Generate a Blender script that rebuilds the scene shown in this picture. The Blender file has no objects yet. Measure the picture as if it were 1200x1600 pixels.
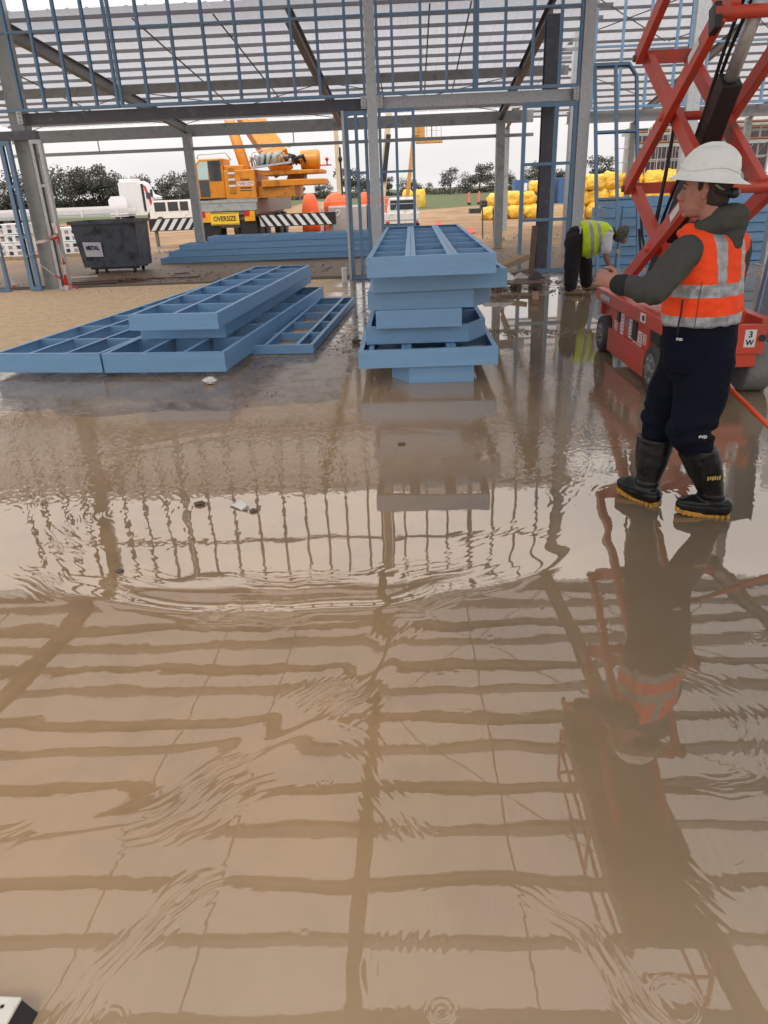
import bpy, bmesh, math, random
import numpy as np
from mathutils import Vector, Matrix, noise as mnoise
R_ = math.radians
random.seed(7)
sc = bpy.context.scene
COL = sc.collection

# ------------------------------------------------------------------ camera
CAM_H, PITCH, ROLL, YAW, FPX = 1.7, R_(24.0), R_(2.3), R_(2.3), 1130.0
cam_d = bpy.data.cameras.new('camera')
cam = bpy.data.objects.new('camera', cam_d); COL.objects.link(cam)
cam.location = (0, 0, CAM_H)
_f = Vector((0, math.cos(PITCH), -math.sin(PITCH))); _u = Vector((0, math.sin(PITCH), math.cos(PITCH))); _r = Vector((1, 0, 0))
_R = math.cos(ROLL)*_r - math.sin(ROLL)*_u; _U = math.cos(ROLL)*_u + math.sin(ROLL)*_r
_m = Matrix((_R, _U, -_f)).transposed()
cam.rotation_euler = (Matrix.Rotation(YAW, 3, 'Z') @ _m).to_euler()
cam_d.sensor_fit = 'VERTICAL'; cam_d.sensor_height = 24.0; cam_d.lens = 24.0*FPX/1600.0
cam_d.clip_start = 0.05; cam_d.clip_end = 3000
sc.camera = cam

# ------------------------------------------------------------------ sky, sun, exposure
SUN_EL, SUN_AZ = R_(52), R_(200)
world = bpy.data.worlds.new('World'); sc.world = world; world.use_nodes = True
nt = world.node_tree; nt.nodes.clear()
def N(t, typ, **k):
    n = t.nodes.new(typ)
    for a, b in k.items(): setattr(n, a, b)
    return n
wo = N(nt, 'ShaderNodeOutputWorld'); bg = N(nt, 'ShaderNodeBackground')
sky = N(nt, 'ShaderNodeTexSky', sky_type='NISHITA', sun_disc=False, sun_elevation=SUN_EL, sun_rotation=SUN_AZ, dust_density=4.0, air_density=1.5)
hs = N(nt, 'ShaderNodeHueSaturation'); hs.inputs['Saturation'].default_value = 0.25
tc = N(nt, 'ShaderNodeTexCoord'); mp = N(nt, 'ShaderNodeMapping'); mp.inputs['Scale'].default_value = (1.2, 1.2, 5.0)
no = N(nt, 'ShaderNodeTexNoise'); no.inputs['Scale'].default_value = 1.6; no.inputs['Detail'].default_value = 5; no.inputs['Roughness'].default_value = .55
cr = N(nt, 'ShaderNodeValToRGB')
cr.color_ramp.elements[0].position = .3; cr.color_ramp.elements[0].color = (.80, .77, .77, 1)
cr.color_ramp.elements[1].position = .72; cr.color_ramp.elements[1].color = (1.0, .965, .93, 1)
sep = N(nt, 'ShaderNodeSeparateXYZ'); mz = N(nt, 'ShaderNodeMath', operation='MULTIPLY_ADD', use_clamp=False)
mz.inputs[1].default_value = 1.6; mz.inputs[2].default_value = 1.0          # CIE overcast sky: brighter towards the zenith
mx0 = N(nt, 'ShaderNodeMath', operation='MAXIMUM'); mx0.inputs[1].default_value = 0.0
sc_ = N(nt, 'ShaderNodeVectorMath', operation='SCALE'); s2 = N(nt, 'ShaderNodeMath', operation='MULTIPLY'); s2.inputs[1].default_value = 10.6
mix = N(nt, 'ShaderNodeMix', data_type='RGBA'); mix.inputs['Factor'].default_value = .9
L = nt.links.new
L(sky.outputs[0], hs.inputs['Color']); L(tc.outputs['Generated'], mp.inputs[0]); L(mp.outputs[0], no.inputs[0]); L(no.outputs[0], cr.inputs[0])
L(tc.outputs['Generated'], sep.inputs[0]); L(sep.outputs['Z'], mx0.inputs[0]); L(mx0.outputs[0], mz.inputs[0]); L(mz.outputs[0], s2.inputs[0])
L(cr.outputs[0], sc_.inputs[0]); L(s2.outputs[0], sc_.inputs['Scale'])
L(hs.outputs[0], mix.inputs['A']); L(sc_.outputs[0], mix.inputs['B']); L(mix.outputs['Result'], bg.inputs[0]); L(bg.outputs[0], wo.inputs[0])
bg.inputs[1].default_value = 0.1
sun_d = bpy.data.lights.new('sun', 'SUN'); sun_d.energy = 1.2; sun_d.angle = R_(18); sun_d.color = (1, .95, .88)
sun = bpy.data.objects.new('sun', sun_d); COL.objects.link(sun)
_sd = Vector((math.sin(SUN_AZ)*math.cos(SUN_EL), math.cos(SUN_AZ)*math.cos(SUN_EL), math.sin(SUN_EL)))
sun.rotation_euler = _sd.to_track_quat('Z', 'Y').to_euler(); sun.location = (0, -20, 40)
vs = sc.view_settings; vs.view_transform = 'Standard'; vs.look = 'None'; vs.gamma = 1; vs.use_curve_mapping = False
vs.exposure = 0.06
sc.render.engine = 'CYCLES'
cy = sc.cycles; cy.max_bounces = 6; cy.diffuse_bounces = 3; cy.glossy_bounces = 3; cy.transmission_bounces = 4; cy.sample_clamp_indirect = 6
cy.use_denoising = True

# ------------------------------------------------------------------ materials
MATS = {}
def mat(name, col, rough=.55, metal=0.0, var=.18, scale=6.0, bump=.0015, bscale=60.0, dirt=None, spec=.5, rvar=.12, rnd=.06, stretch=(1, 1, 1), trans=0.0, coat=0.0):
    """procedural surface: base colour with two noise scales, optional dirt (colour, amount, scale), fine bump"""
    m = bpy.data.materials.new(name); m.use_nodes = True; t = m.node_tree
    b = t.nodes['Principled BSDF']; lk = t.links.new
    tc = N(t, 'ShaderNodeTexCoord'); mp = N(t, 'ShaderNodeMapping'); mp.inputs['Scale'].default_value = stretch
    lk(tc.outputs['Object'], mp.inputs[0])
    n1 = N(t, 'ShaderNodeTexNoise'); n1.inputs['Scale'].default_value = scale; n1.inputs['Detail'].default_value = 3; n1.inputs['Roughness'].default_value = .6
    lk(mp.outputs[0], n1.inputs[0])
    oi = N(t, 'ShaderNodeObjectInfo')
    a = N(t, 'ShaderNodeMath', operation='MULTIPLY_ADD'); a.inputs[1].default_value = 2*var; a.inputs[2].default_value = 1-var; lk(n1.outputs[0], a.inputs[0])
    r = N(t, 'ShaderNodeMath', operation='MULTIPLY_ADD'); r.inputs[1].default_value = 2*rnd; r.inputs[2].default_value = -rnd; lk(oi.outputs['Random'], r.inputs[0])
    s = N(t, 'ShaderNodeMath', operation='ADD'); lk(a.outputs[0], s.inputs[0]); lk(r.outputs[0], s.inputs[1])
    v = N(t, 'ShaderNodeVectorMath', operation='SCALE'); v.inputs[0].default_value = col; lk(s.outputs[0], v.inputs['Scale'])
    out = v.outputs[0]
    if dirt:
        n2 = N(t, 'ShaderNodeTexNoise'); n2.inputs['Scale'].default_value = dirt[2]; n2.inputs['Detail'].default_value = 4; n2.inputs['Roughness'].default_value = .68
        lk(mp.outputs[0], n2.inputs[0])
        rp = N(t, 'ShaderNodeValToRGB'); rp.color_ramp.elements[0].position = .62-.28*dirt[1]; rp.color_ramp.elements[1].position = .8-.2*dirt[1]
        lk(n2.outputs[0], rp.inputs[0])
        mxx = N(t, 'ShaderNodeMix', data_type='RGBA'); mxx.inputs['B'].default_value = (*dirt[0], 1)
        lk(rp.outputs[0], mxx.inputs['Factor']); lk(out, mxx.inputs['A']); out = mxx.outputs['Result']
    lk(out, b.inputs['Base Color'])
    ra = N(t, 'ShaderNodeMath', operation='MULTIPLY_ADD', use_clamp=True); ra.inputs[1].default_value = 2*rvar; ra.inputs[2].default_value = rough-rvar; lk(n1.outputs[0], ra.inputs[0])
    lk(ra.outputs[0], b.inputs['Roughness'])
    b.inputs['Metallic'].default_value = metal; b.inputs['Specular IOR Level'].default_value = spec
    if coat: b.inputs['Coat Weight'].default_value = coat; b.inputs['Coat Roughness'].default_value = .15
    if bump:
        n3 = N(t, 'ShaderNodeTexNoise'); n3.inputs['Scale'].default_value = bscale; n3.inputs['Detail'].default_value = 2
        lk(mp.outputs[0], n3.inputs[0])
        bp = N(t, 'ShaderNodeBump'); bp.inputs['Distance'].default_value = bump; bp.inputs['Strength'].default_value = 1; lk(n3.outputs[0], bp.inputs['Height'])
        lk(bp.outputs[0], b.inputs['Normal'])
    if trans:
        tr = N(t, 'ShaderNodeBsdfTranslucent'); lk(out, tr.inputs[0]); mxs = N(t, 'ShaderNodeMixShader'); mxs.inputs[0].default_value = trans
        o = t.nodes['Material Output']; lk(b.outputs[0], mxs.inputs[1]); lk(tr.outputs[0], mxs.inputs[2]); lk(mxs.outputs[0], o.inputs[0])
    MATS[name] = m
    return m

MUD = (.20, .13, .075)
mat('blue_steel', (.15, .265, .41), .42, .0, .1, 3, .0006, 90, dirt=((.27, .29, .31), .12, 9))
mat('blue_tray', (.205, .39, .62), .42, .0, .16, 2.2, .0010, 14, dirt=((.27, .31, .36), .05, 4), stretch=(.7, .7, 7), rnd=.09)
mat('galv', (.50, .52, .54), .42, .55, .2, 14, .0008, 120, dirt=((.34, .35, .36), .35, 22))
mat('galv_grey', (.34, .36, .36), .5, .25, .22, 7, .001, 90, dirt=((.22, .22, .21), .3, 4))
mat('dark_steel', (.10, .105, .125), .42, .2, .22, 5, .0008, 80, dirt=((.2, .2, .21), .2, 6))
mat('grey_steel', (.27, .27, .265), .5, .1, .2, 5, .001, 90, dirt=((.16, .155, .15), .3, 4))
mat('roof_sheet', (.68, .70, .745), .5, .0, .10, 2, .0015, 14, trans=.40, stretch=(6, .3, 1))
mat('purlin', (.33, .34, .37), .5, .3, .15, 6, .0005, 80)
mat('timber', (.30, .20, .115), .8, 0, .3, 5, .003, 30, stretch=(1, 1, 1), dirt=(MUD, .3, 6))
mat('timber_wet', (.13, .075, .05), .45, 0, .3, 5, .002, 40, dirt=((.06, .04, .03), .3, 6))
mat('timber_red', (.22, .09, .055), .5, 0, .25, 9, .002, 60)
mat('form_board', (.17, .155, .13), .7, 0, .25, 4, .003, 30, dirt=(MUD, .45, 5))
mat('white_paint', (.62, .62, .63), .38, 0, .08, 3, .0004, 60, dirt=((.42, .38, .33), .16, 5))
mat('white_plastic', (.78, .78, .77), .42, 0, .06, 6, .0005, 60, dirt=((.55, .52, .47), .14, 18))
mat('red_paint', (.58, .058, .026), .42, 0, .2, 3, .0008, 50, dirt=((.27, .10, .07), .36, 6), coat=.12)
mat('black', (.015, .015, .016), .45, 0, .2, 8, .0008, 80)
mat('rubber', (.045, .045, .047), .75, 0, .3, 12, .003, 60, dirt=((.14, .12, .10), .35, 7))
mat('tyre_grey', (.15, .15, .15), .75, 0, .25, 10, .003, 60, dirt=((.24, .21, .18), .35, 5))
mat('crane_yellow', (.62, .22, .009), .45, 0, .16, 2.5, .0006, 40, dirt=((.28, .115, .02), .3, 3), coat=.1)
mat('crane_dark', (.42, .16, .012), .5, 0, .25, 6, .002, 40, dirt=((.12, .06, .02), .4, 7))
mat('chassis_grey', (.16, .16, .16), .5, .2, .2, 5, .001, 60, dirt=((.25, .2, .15), .3, 6))
mat('glass', (.03, .035, .04), .06, 0, .1, 2, 0, spec=.8)
mat('cab_glass', (.42, .55, .52), .08, 0, .1, 2, 0, spec=.8)
mat('skip_steel', (.085, .10, .125), .5, .1, .4, 2.5, .006, 7, dirt=((.014, .013, .013), .5, 2.6))
mat('lamp_red', (.5, .02, .01), .3); mat('lamp_amber', (.75, .35, .02), .3)
mat('sign_yellow', (.85, .55, .03), .4, var=.05); mat('sign_white', (.72, .72, .78), .5, var=.06)
mat('ink', (.02, .02, .03), .5, bump=0); mat('ink_navy', (.03, .03, .09), .5, bump=0); mat('ink_red', (.45, .03, .04), .5, bump=0)
mat('tape_white', (.72, .66, .66), .5, var=.08, bump=0); mat('tape_red', (.55, .03, .03), .5, var=.08, bump=0)
mat('pale_blue', (.55, .62, .68), .5)
mat('sticker', (.72, .72, .72), .45, var=.1); mat('sticker_grey', (.28, .22, .22), .5)
mat('yellow_wrap', (.78, .47, .045), .5, 0, .35, 6, .07, 9, dirt=((.86, .64, .22), .35, 7))
mat('orange_plastic', (.85, .13, .03), .5, 0, .12, 4, .001, 30)
mat('concrete_block', (.40, .37, .36), .85, 0, .16, 5, .003, 30)
mat('boom_cream', (.55, .47, .33), .45); mat('boom_orange', (.55, .30, .08), .5, dirt=((.2, .12, .05), .3, 8))
mat('container_blue', (.05, .12, .28), .5); mat('container_dark', (.03, .035, .07), .5)
mat('plank_brown', (.30, .14, .06), .8, 0, .3, 8, .002, 40)
mat('scaf_tube', (.42, .42, .44), .45, .5, .2, 8, 0); mat('scaf_dark', (.06, .05, .06), .8)
mat('bale_black', (.035, .035, .04), .6, 0, .3, 6, .01, 12, dirt=((.3, .28, .26), .12, 10))
mat('ute_white', (.66, .64, .62), .35, 0, .08, 4, 0, dirt=((.35, .25, .17), .3, 3))
mat('bark', (.13, .10, .075), .9, 0, .25, 8, .01, 20)
for k, c in (('leaf_a', (.066, .068, .055)), ('leaf_b', (.082, .083, .068)), ('leaf_c', (.066, .066, .058))):  # leaf colours greyed and lightened to stand in for distance haze
    mat(k, c, .75, 0, .3, 1.2, 0, rnd=.12)
mat('grass_clump', (.075, .10, .03), .8, 0, .35, 2, 0)
mat('stake', (.10, .06, .05), .8); mat('pink_tape', (.9, .16, .14), .6, var=.1)
mat('debris', (.16, .14, .125), .8, 0, .4, 30, .004, 60)
mat('silt', (.12, .095, .075), .55, 0, .35, 20, .004, 70)
mat('paper', (.75, .72, .68), .6, 0, .1, 20, .002, 60)
mat('block_top', (.62, .60, .53), .75, 0, .16, 18, .0025, 60, dirt=((.34, .31, .26), .22, 26)); mat('block_side', (.028, .022, .022), .8, 0, .3, 30, .002, 90)
mat('pvc', (.62, .62, .6), .4)
mat('hose', (.02, .02, .02), .5, bump=0)
mat('clear_wrap', (.55, .54, .53), .22, 0, .2, 12, .01, 25, spec=.8)
# ------------------------------------------------------------------ mesh helpers
class MB:
    """collects verts and faces, then links them as ONE mesh object"""
    def __init__(s): s.v = []; s.f = []; s.sm = False
    def add(s, v, f):
        n = len(s.v); s.v += [tuple(p) for p in v]; s.f += [tuple(i+n for i in q) for q in f]; return s
    def box(s, c, d, rz=0.0, rot=None):
        x, y, z = d[0]/2, d[1]/2, d[2]/2
        P = [Vector((a*x, b*y, e*z)) for a, b, e in ((-1,-1,-1),(1,-1,-1),(1,1,-1),(-1,1,-1),(-1,-1,1),(1,-1,1),(1,1,1),(-1,1,1))]
        M = rot if rot is not None else Matrix.Rotation(rz, 3, 'Z')
        return s.add([M@p+Vector(c) for p in P], [(3,2,1,0),(4,5,6,7),(0,1,5,4),(1,2,6,5),(2,3,7,6),(3,0,4,7)])
    def b2(s, lo, hi): return s.box([(a+b)/2 for a, b in zip(lo, hi)], [abs(b-a) for a, b in zip(lo, hi)])
    def prof(s, p0, p1, poly, up=(0, 0, 1)):
        """extrude a closed 2-D profile from p0 to p1; profile x = side, y = up"""
        p0, p1 = Vector(p0), Vector(p1); d = (p1-p0).normalized(); u = Vector(up)
        if abs(d.dot(u)) > .98: u = Vector((0, 1, 0)) if abs(d.y) < .9 else Vector((1, 0, 0))
        a = d.cross(u).normalized(); u = a.cross(d).normalized(); n = len(poly)
        V = [p0+a*x+u*y for x, y in poly]+[p1+a*x+u*y for x, y in poly]
        F = [tuple(range(n-1, -1, -1)), tuple(range(n, 2*n))]+[(i, (i+1) % n, n+(i+1) % n, n+i) for i in range(n)]
        return s.add(V, F)
    def bar(s, p0, p1, w, h, up=(0, 0, 1)): return s.prof(p0, p1, [(-w/2, -h/2), (w/2, -h/2), (w/2, h/2), (-w/2, h/2)], up)
    def chan(s, p0, p1, w, h, t=.004, up=(0, 0, 1), lip=1):
        """C channel: web is w wide (side), flanges h deep along +up*lip"""
        q = [(-w/2, 0), (w/2, 0), (w/2, h), (w/2-t, h), (w/2-t, t), (-w/2+t, t), (-w/2+t, h), (-w/2, h)]
        if lip < 0: q = [(x, -y) for x, y in q][::-1]
        return s.prof(p0, p1, q, up)
    def ibeam(s, p0, p1, w, h, t=.012, up=(0, 0, 1)):
        a, b = w/2, h/2
        return s.prof(p0, p1, [(-a,-b),(a,-b),(a,-b+t),(t/2,-b+t),(t/2,b-t),(a,b-t),(a,b),(-a,b),(-a,b-t),(-t/2,b-t),(-t/2,-b+t),(-a,-b+t)], up)
    def tube(s, p0, p1, r, n=8, r1=None):
        r1 = r if r1 is None else r1; p0, p1 = Vector(p0), Vector(p1); d = (p1-p0).normalized()
        u = Vector((0, 0, 1)) if abs(d.z) < .95 else Vector((1, 0, 0)); a = d.cross(u).normalized(); u = a.cross(d)
        A = [2*math.pi*i/n for i in range(n)]
        V = [p0+(a*math.cos(t)+u*math.sin(t))*r for t in A]+[p1+(a*math.cos(t)+u*math.sin(t))*r1 for t in A]
        return s.add(V, [tuple(range(n-1, -1, -1)), tuple(range(n, 2*n))]+[(i, (i+1) % n, n+(i+1) % n, n+i) for i in range(n)])
    def path(s, pts, r, n=8):
        pts = [Vector(p) for p in pts]; rr = r if isinstance(r, (list, tuple)) else [r]*len(pts); V = []; F = []; ref = None
        for i, p in enumerate(pts):
            d = (pts[min(i+1, len(pts)-1)]-pts[max(i-1, 0)]).normalized()
            if ref is None: ref = Vector((0, 0, 1)) if abs(d.z) < .9 else Vector((1, 0, 0))
            a = d.cross(ref).normalized(); u = a.cross(d).normalized(); ref = u
            V += [p+(a*math.cos(2*math.pi*k/n)+u*math.sin(2*math.pi*k/n))*rr[i] for k in range(n)]
        m = len(pts)
        for i in range(m-1): F += [(i*n+k, i*n+(k+1) % n, (i+1)*n+(k+1) % n, (i+1)*n+k) for k in range(n)]
        F += [tuple(range(n-1, -1, -1)), tuple((m-1)*n+k for k in range(n))]
        return s.add(V, F)
    def loft(s, rings, n=16):
        """rings: (centre, ax, ay) with ax, ay half-axis vectors"""
        V = []; F = []; m = len(rings)
        for c, ax, ay in rings:
            c, ax, ay = Vector(c), Vector(ax), Vector(ay)
            V += [c+ax*math.cos(2*math.pi*k/n)+ay*math.sin(2*math.pi*k/n) for k in range(n)]
        for i in range(m-1): F += [(i*n+k, i*n+(k+1) % n, (i+1)*n+(k+1) % n, (i+1)*n+k) for k in range(n)]
        F += [tuple(range(n-1, -1, -1)), tuple((m-1)*n+k for k in range(n))]
        return s.add(V, F)
    def limb(s, pts, rad, n=14, flat=1.0, fdir=None):
        """tapered tube with rounded ends through joints; flat scales the axis closest to fdir"""
        pts = [Vector(p) for p in pts]; P = []; Q = []
        for i in range(len(pts)-1):
            k = 5
            for j in range(k):
                t = j/k; P.append(pts[i].lerp(pts[i+1], t)); Q.append(rad[i]+(rad[i+1]-rad[i])*t)
        P.append(pts[-1]); Q.append(rad[-1])
        d0 = (P[0]-P[1]).normalized(); d1 = (P[-1]-P[-2]).normalized()
        A = [(P[0]+d0*Q[0]*math.sin(a), Q[0]*max(math.cos(a), .08)) for a in (1.45, 1.0, .5)]; B = [(P[-1]+d1*Q[-1]*math.sin(a), Q[-1]*max(math.cos(a), .08)) for a in (.5, 1.0, 1.45)]
        L_ = A+list(zip(P, Q))+B
        rings = []; ref = Vector(fdir) if fdir is not None else None
        for i, (p, r) in enumerate(L_):
            d = (L_[min(i+1, len(L_)-1)][0]-L_[max(i-1, 0)][0]).normalized()
            u = ref if ref is not None else (Vector((0, 0, 1)) if abs(d.z) < .9 else Vector((1, 0, 0)))
            a = d.cross(u).normalized(); u2 = a.cross(d).normalized(); 
            if ref is None: ref = u2
            rings.append((p, a*r, u2*r*flat))
        return s.loft(rings, n)
    def ball(s, c, r, n=12, m=8):
        rx, ry, rz = r if isinstance(r, (list, tuple)) else (r, r, r)
        rings = []
        for i in range(m+1):
            a = -math.pi/2+math.pi*i/m; k = max(math.cos(a), .03)
            rings.append(((c[0], c[1], c[2]+rz*math.sin(a)), (rx*k, 0, 0), (0, ry*k, 0)))
        return s.loft(rings, n)
    def mesh(s, name, m, smooth=False):
        me = bpy.data.meshes.new(name); me.from_pydata(s.v, [], s.f); me.update()
        bm = bmesh.new(); bm.from_mesh(me); bmesh.ops.recalc_face_normals(bm, faces=bm.faces); bm.to_mesh(me); bm.free()
        if m: me.materials.append(MATS[m] if isinstance(m, str) else m)
        if smooth: me.polygons.foreach_set('use_smooth', [True]*len(me.polygons))
        return me
    def build(s, name, m, parent=None, smooth=False, bevel=0.0, local=False):
        return obj(name, s.mesh(name, m, smooth), parent, bevel, local)
def obj(name, me, parent=None, bevel=0.0, local=False):
    o = bpy.data.objects.new(name, me); COL.objects.link(o)
    if parent is not None:
        o.parent = parent
        if not local and parent.parent is None: o.location = -parent.location      # parts are modelled in place
    if bevel:
        b = o.modifiers.new('bevel', 'BEVEL'); b.width = bevel; b.segments = 2; b.limit_method = 'ANGLE'; b.angle_limit = R_(50)
    return o
def tag(o, label=None, cat=None, group=None, kind=None):
    if label: o['label'] = label
    if cat: o['category'] = cat
    if group: o['group'] = group
    if kind: o['kind'] = kind
    return o
def thing(name, label, cat, loc=(0, 0, 0), rz=0.0, group=None):
    o = bpy.data.objects.new(name, None); COL.objects.link(o); o.location = loc; o.rotation_euler = (0, 0, rz); o.empty_display_size = .2
    return tag(o, label, cat, group)
def part(name, m, parent, fn, smooth=False, bevel=0.0, local=False, label=None):
    b = MB(); fn(b); o = b.build(name, m, parent, smooth, bevel, local)
    if label: o['label'] = label
    return o
def copy_tree(o, parent=None):
    c = o.copy(); COL.objects.link(c); c.parent = parent
    for ch in list(o.children): copy_tree(ch, c)
    return c
def text_mesh(txt, size, m, extrude=.002, align='CENTER', bold=0.0, sx=1.0):
    cu = bpy.data.curves.new('lettering', 'FONT'); cu.body = txt; cu.size = size; cu.align_x = align; cu.align_y = 'CENTER'; cu.extrude = extrude; cu.offset = bold; cu.resolution_u = 3
    o = bpy.data.objects.new('lettering', cu); COL.objects.link(o)
    me = bpy.data.meshes.new_from_object(o); bpy.data.objects.remove(o); bpy.data.curves.remove(cu)
    if sx != 1.0:
        for v in me.vertices: v.co.x *= sx
    me.materials.clear(); me.materials.append(MATS[m])
    return me
def lettering(txt, size, m, loc, right, up, parent, bold=0.0, sx=1.0, name='lettering'):
    """flat print lying on a face: right and up are the face's directions in world space"""
    me = text_mesh(txt, size, m, .001, bold=bold, sx=sx); r = Vector(right).normalized(); u = Vector(up).normalized(); n = r.cross(u)
    M = Matrix((r, u, n)).transposed()
    for v in me.vertices: v.co = M@v.co+Vector(loc)
    return obj(name, me, parent)
def fuse(b, voxel=.012, smooth_it=6, fac=.5):
    """merge overlapping closed shapes into one continuous surface (voxel remesh + smoothing)"""
    o = b.build('tmp', None); r = o.modifiers.new('r', 'REMESH'); r.mode = 'VOXEL'; r.voxel_size = voxel; r.use_smooth_shade = True
    if smooth_it:
        sm = o.modifiers.new('s', 'SMOOTH'); sm.iterations = smooth_it; sm.factor = fac
    dg = bpy.context.evaluated_depsgraph_get(); me = bpy.data.meshes.new_from_object(o.evaluated_get(dg), depsgraph=dg)
    old = o.data; bpy.data.objects.remove(o); bpy.data.meshes.remove(old)
    return me
def wrinkle(me, fn):
    me.update(); nrm = [v.normal.copy() for v in me.vertices]
    for v, n in zip(me.vertices, nrm): v.co = v.co+n*fn(v.co)
    me.polygons.foreach_set('use_smooth', [True]*len(me.polygons)); me.update()
    return me
def setm(me, m):
    me.materials.clear(); me.materials.append(MATS[m] if isinstance(m, str) else m); return me
# ------------------------------------------------------------------ setting: ground, slab, water
def sstep(a, b, x):
    t = min(max((x-a)/(b-a), 0), 1); return t*t*(3-2*t)
GZ = -.28
def ground_h(x, y):
    h = GZ+.55*sstep(80, 118, y)+1.1*sstep(125, 260, y)
    if y > 17.5:
        k = sstep(17.5, 30, y)
        h += k*.10*mnoise.noise((x*.12, y*.12, 3))+k*.05*mnoise.noise((x*.5, y*.5, 8))
    for (cx, cyy, r, a) in ((-7.0, 62, 5, 1.3), (9, 72, 9, .35), (-22, 66, 8, .5), (4.5, 62, 7, .3)):
        d = ((x-cx)**2+(y-cyy)**2)/(r*r)
        if d < 6: h += a*math.exp(-d*1.6)
    return h
xs = sorted(set([-700, -400, -250, -160]+[round(-110+i*2.5, 2) for i in range(0, 29)]+[round(-38+i*.75, 2) for i in range(0, 91)]+[31+i*3 for i in range(1, 16)]+[110, 180, 300, 700]))
ys = [-300, -120, -60, -30, -15, 0, 10, 15, 16.2]+[round(16.8+.45*i, 2) for i in range(1, 60)]+[round(44+1.2*i, 2) for i in range(0, 50)]+[108, 114, 120, 130, 145, 170, 210, 260, 330, 430, 600, 900, 1500]
gb = MB(); gb.v = [(x, y, ground_h(x, y)) for y in ys for x in xs]; nx = len(xs)
gb.f = [(j*nx+i, j*nx+i+1, (j+1)*nx+i+1, (j+1)*nx+i) for j in range(len(ys)-1) for i in range(nx-1)]

def nodes_mat(name):
    m = bpy.data.materials.new(name); m.use_nodes = True; MATS[name] = m
    t = m.node_tree; return t, t.nodes['Principled BSDF'], t.links.new
def noise_n(t, vec, scale, detail=5, rough=.6, dist=0.0):
    n = N(t, 'ShaderNodeTexNoise'); n.inputs['Scale'].default_value = scale; n.inputs['Detail'].default_value = detail; n.inputs['Roughness'].default_value = rough; n.inputs['Distortion'].default_value = dist
    t.links.new(vec, n.inputs[0]); return n.outputs[0]
def mth(t, op, a, b=None, c=None, clamp=False):
    n = N(t, 'ShaderNodeMath', operation=op, use_clamp=clamp)
    for i, v in enumerate((a, b, c)):
        if v is None: continue
        if isinstance(v, (int, float)): n.inputs[i].default_value = v
        else: t.links.new(v, n.inputs[i])
    return n.outputs[0]
def ramp_n(t, v, lo, hi):
    n = N(t, 'ShaderNodeMapRange', interpolation_type='SMOOTHSTEP'); n.inputs['From Min'].default_value = lo; n.inputs['From Max'].default_value = hi
    t.links.new(v, n.inputs['Value']); return n.outputs[0]
def mixc(t, f, a, b):
    n = N(t, 'ShaderNodeMix', data_type='RGBA')
    for k, v in (('Factor', f), ('A', a), ('B', b)):
        if isinstance(v, tuple): n.inputs[k].default_value = (*v, 1)
        elif isinstance(v, (int, float)): n.inputs[k].default_value = v
        else: t.links.new(v, n.inputs[k])
    return n.outputs['Result']

t, b, lk = nodes_mat('dirt')
tc = N(t, 'ShaderNodeTexCoord').outputs['Object']; sp = N(t, 'ShaderNodeSeparateXYZ'); lk(tc, sp.inputs[0]); X, Y, Z = sp.outputs
n1 = noise_n(t, tc, .35, 6); n2 = noise_n(t, tc, 3.5, 7, .7); n3 = noise_n(t, tc, .06, 4)
c = mixc(t, ramp_n(t, n1, .35, .65), (.25, .155, .085), (.36, .235, .135))
c = mixc(t, mth(t, 'MULTIPLY', ramp_n(t, n2, .5, .75), .5), c, (.17, .11, .07))
wet = ramp_n(t, mth(t, 'ADD', Y, mth(t, 'MULTIPLY', n1, 16)), 46, 30)              # damp strip beside the slab
c = mixc(t, mth(t, 'MULTIPLY', wet, .8), c, (.125, .08, .047))
gr = ramp_n(t, mth(t, 'ADD', Y, mth(t, 'MULTIPLY', n3, 40)), 92, 104)
gcol = mixc(t, ramp_n(t, n2, .3, .7), (.060, .085, .030), (.13, .14, .065))
c = mixc(t, gr, c, gcol)
lk(c, b.inputs['Base Color']); lk(mth(t, 'MULTIPLY_ADD', wet, -.45, .95), b.inputs['Roughness']); b.inputs['Specular IOR Level'].default_value = .25
bp = N(t, 'ShaderNodeBump'); bp.inputs['Distance'].default_value = .09; lk(n2, bp.inputs['Height']); lk(bp.outputs[0], b.inputs['Normal'])
tag(gb.build('ground', 'dirt', smooth=True), kind='structure', label='bare brown dirt yard running back to a grassy bank')

# concrete slab: dry dusty at the far left, wet elsewhere
t, b, lk = nodes_mat('slab_concrete')
tc = N(t, 'ShaderNodeTexCoord').outputs['Object']; sp = N(t, 'ShaderNodeSeparateXYZ'); lk(tc, sp.inputs[0]); X, Y, Z = sp.outputs
n1 = noise_n(t, tc, .9, 6, .6); n2 = noise_n(t, tc, 6, 7, .7); n3 = noise_n(t, tc, 40, 4)
w = mth(t, 'MULTIPLY_ADD', n1, 1.6, -.8); w2 = mth(t, 'MULTIPLY_ADD', n2, .5, -.25)
dx = ramp_n(t, mth(t, 'ADD', mth(t, 'ADD', X, w), w2), -1.0, -1.7); dy = ramp_n(t, mth(t, 'ADD', mth(t, 'ADD', Y, w), w2), 8.0, 8.9)
dry = mth(t, 'MULTIPLY', dx, dy)
wetc = mixc(t, ramp_n(t, n1, .35, .65), (.20, .145, .100), (.31, .225, .155))
wetc = mixc(t, mth(t, 'MULTIPLY', ramp_n(t, n2, .58, .72), .45), wetc, (.30, .235, .18))
dryc = mixc(t, ramp_n(t, n2, .3, .7), (.56, .38, .215), (.72, .52, .32))
dryc = mixc(t, mth(t, 'MULTIPLY', ramp_n(t, n3, .6, .72), .45), dryc, (.22, .15, .10))
lk(mixc(t, dry, wetc, dryc), b.inputs['Base Color'])
rw = mth(t, 'MULTIPLY_ADD', ramp_n(t, n2, .42, .66), .34, .06)
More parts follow.
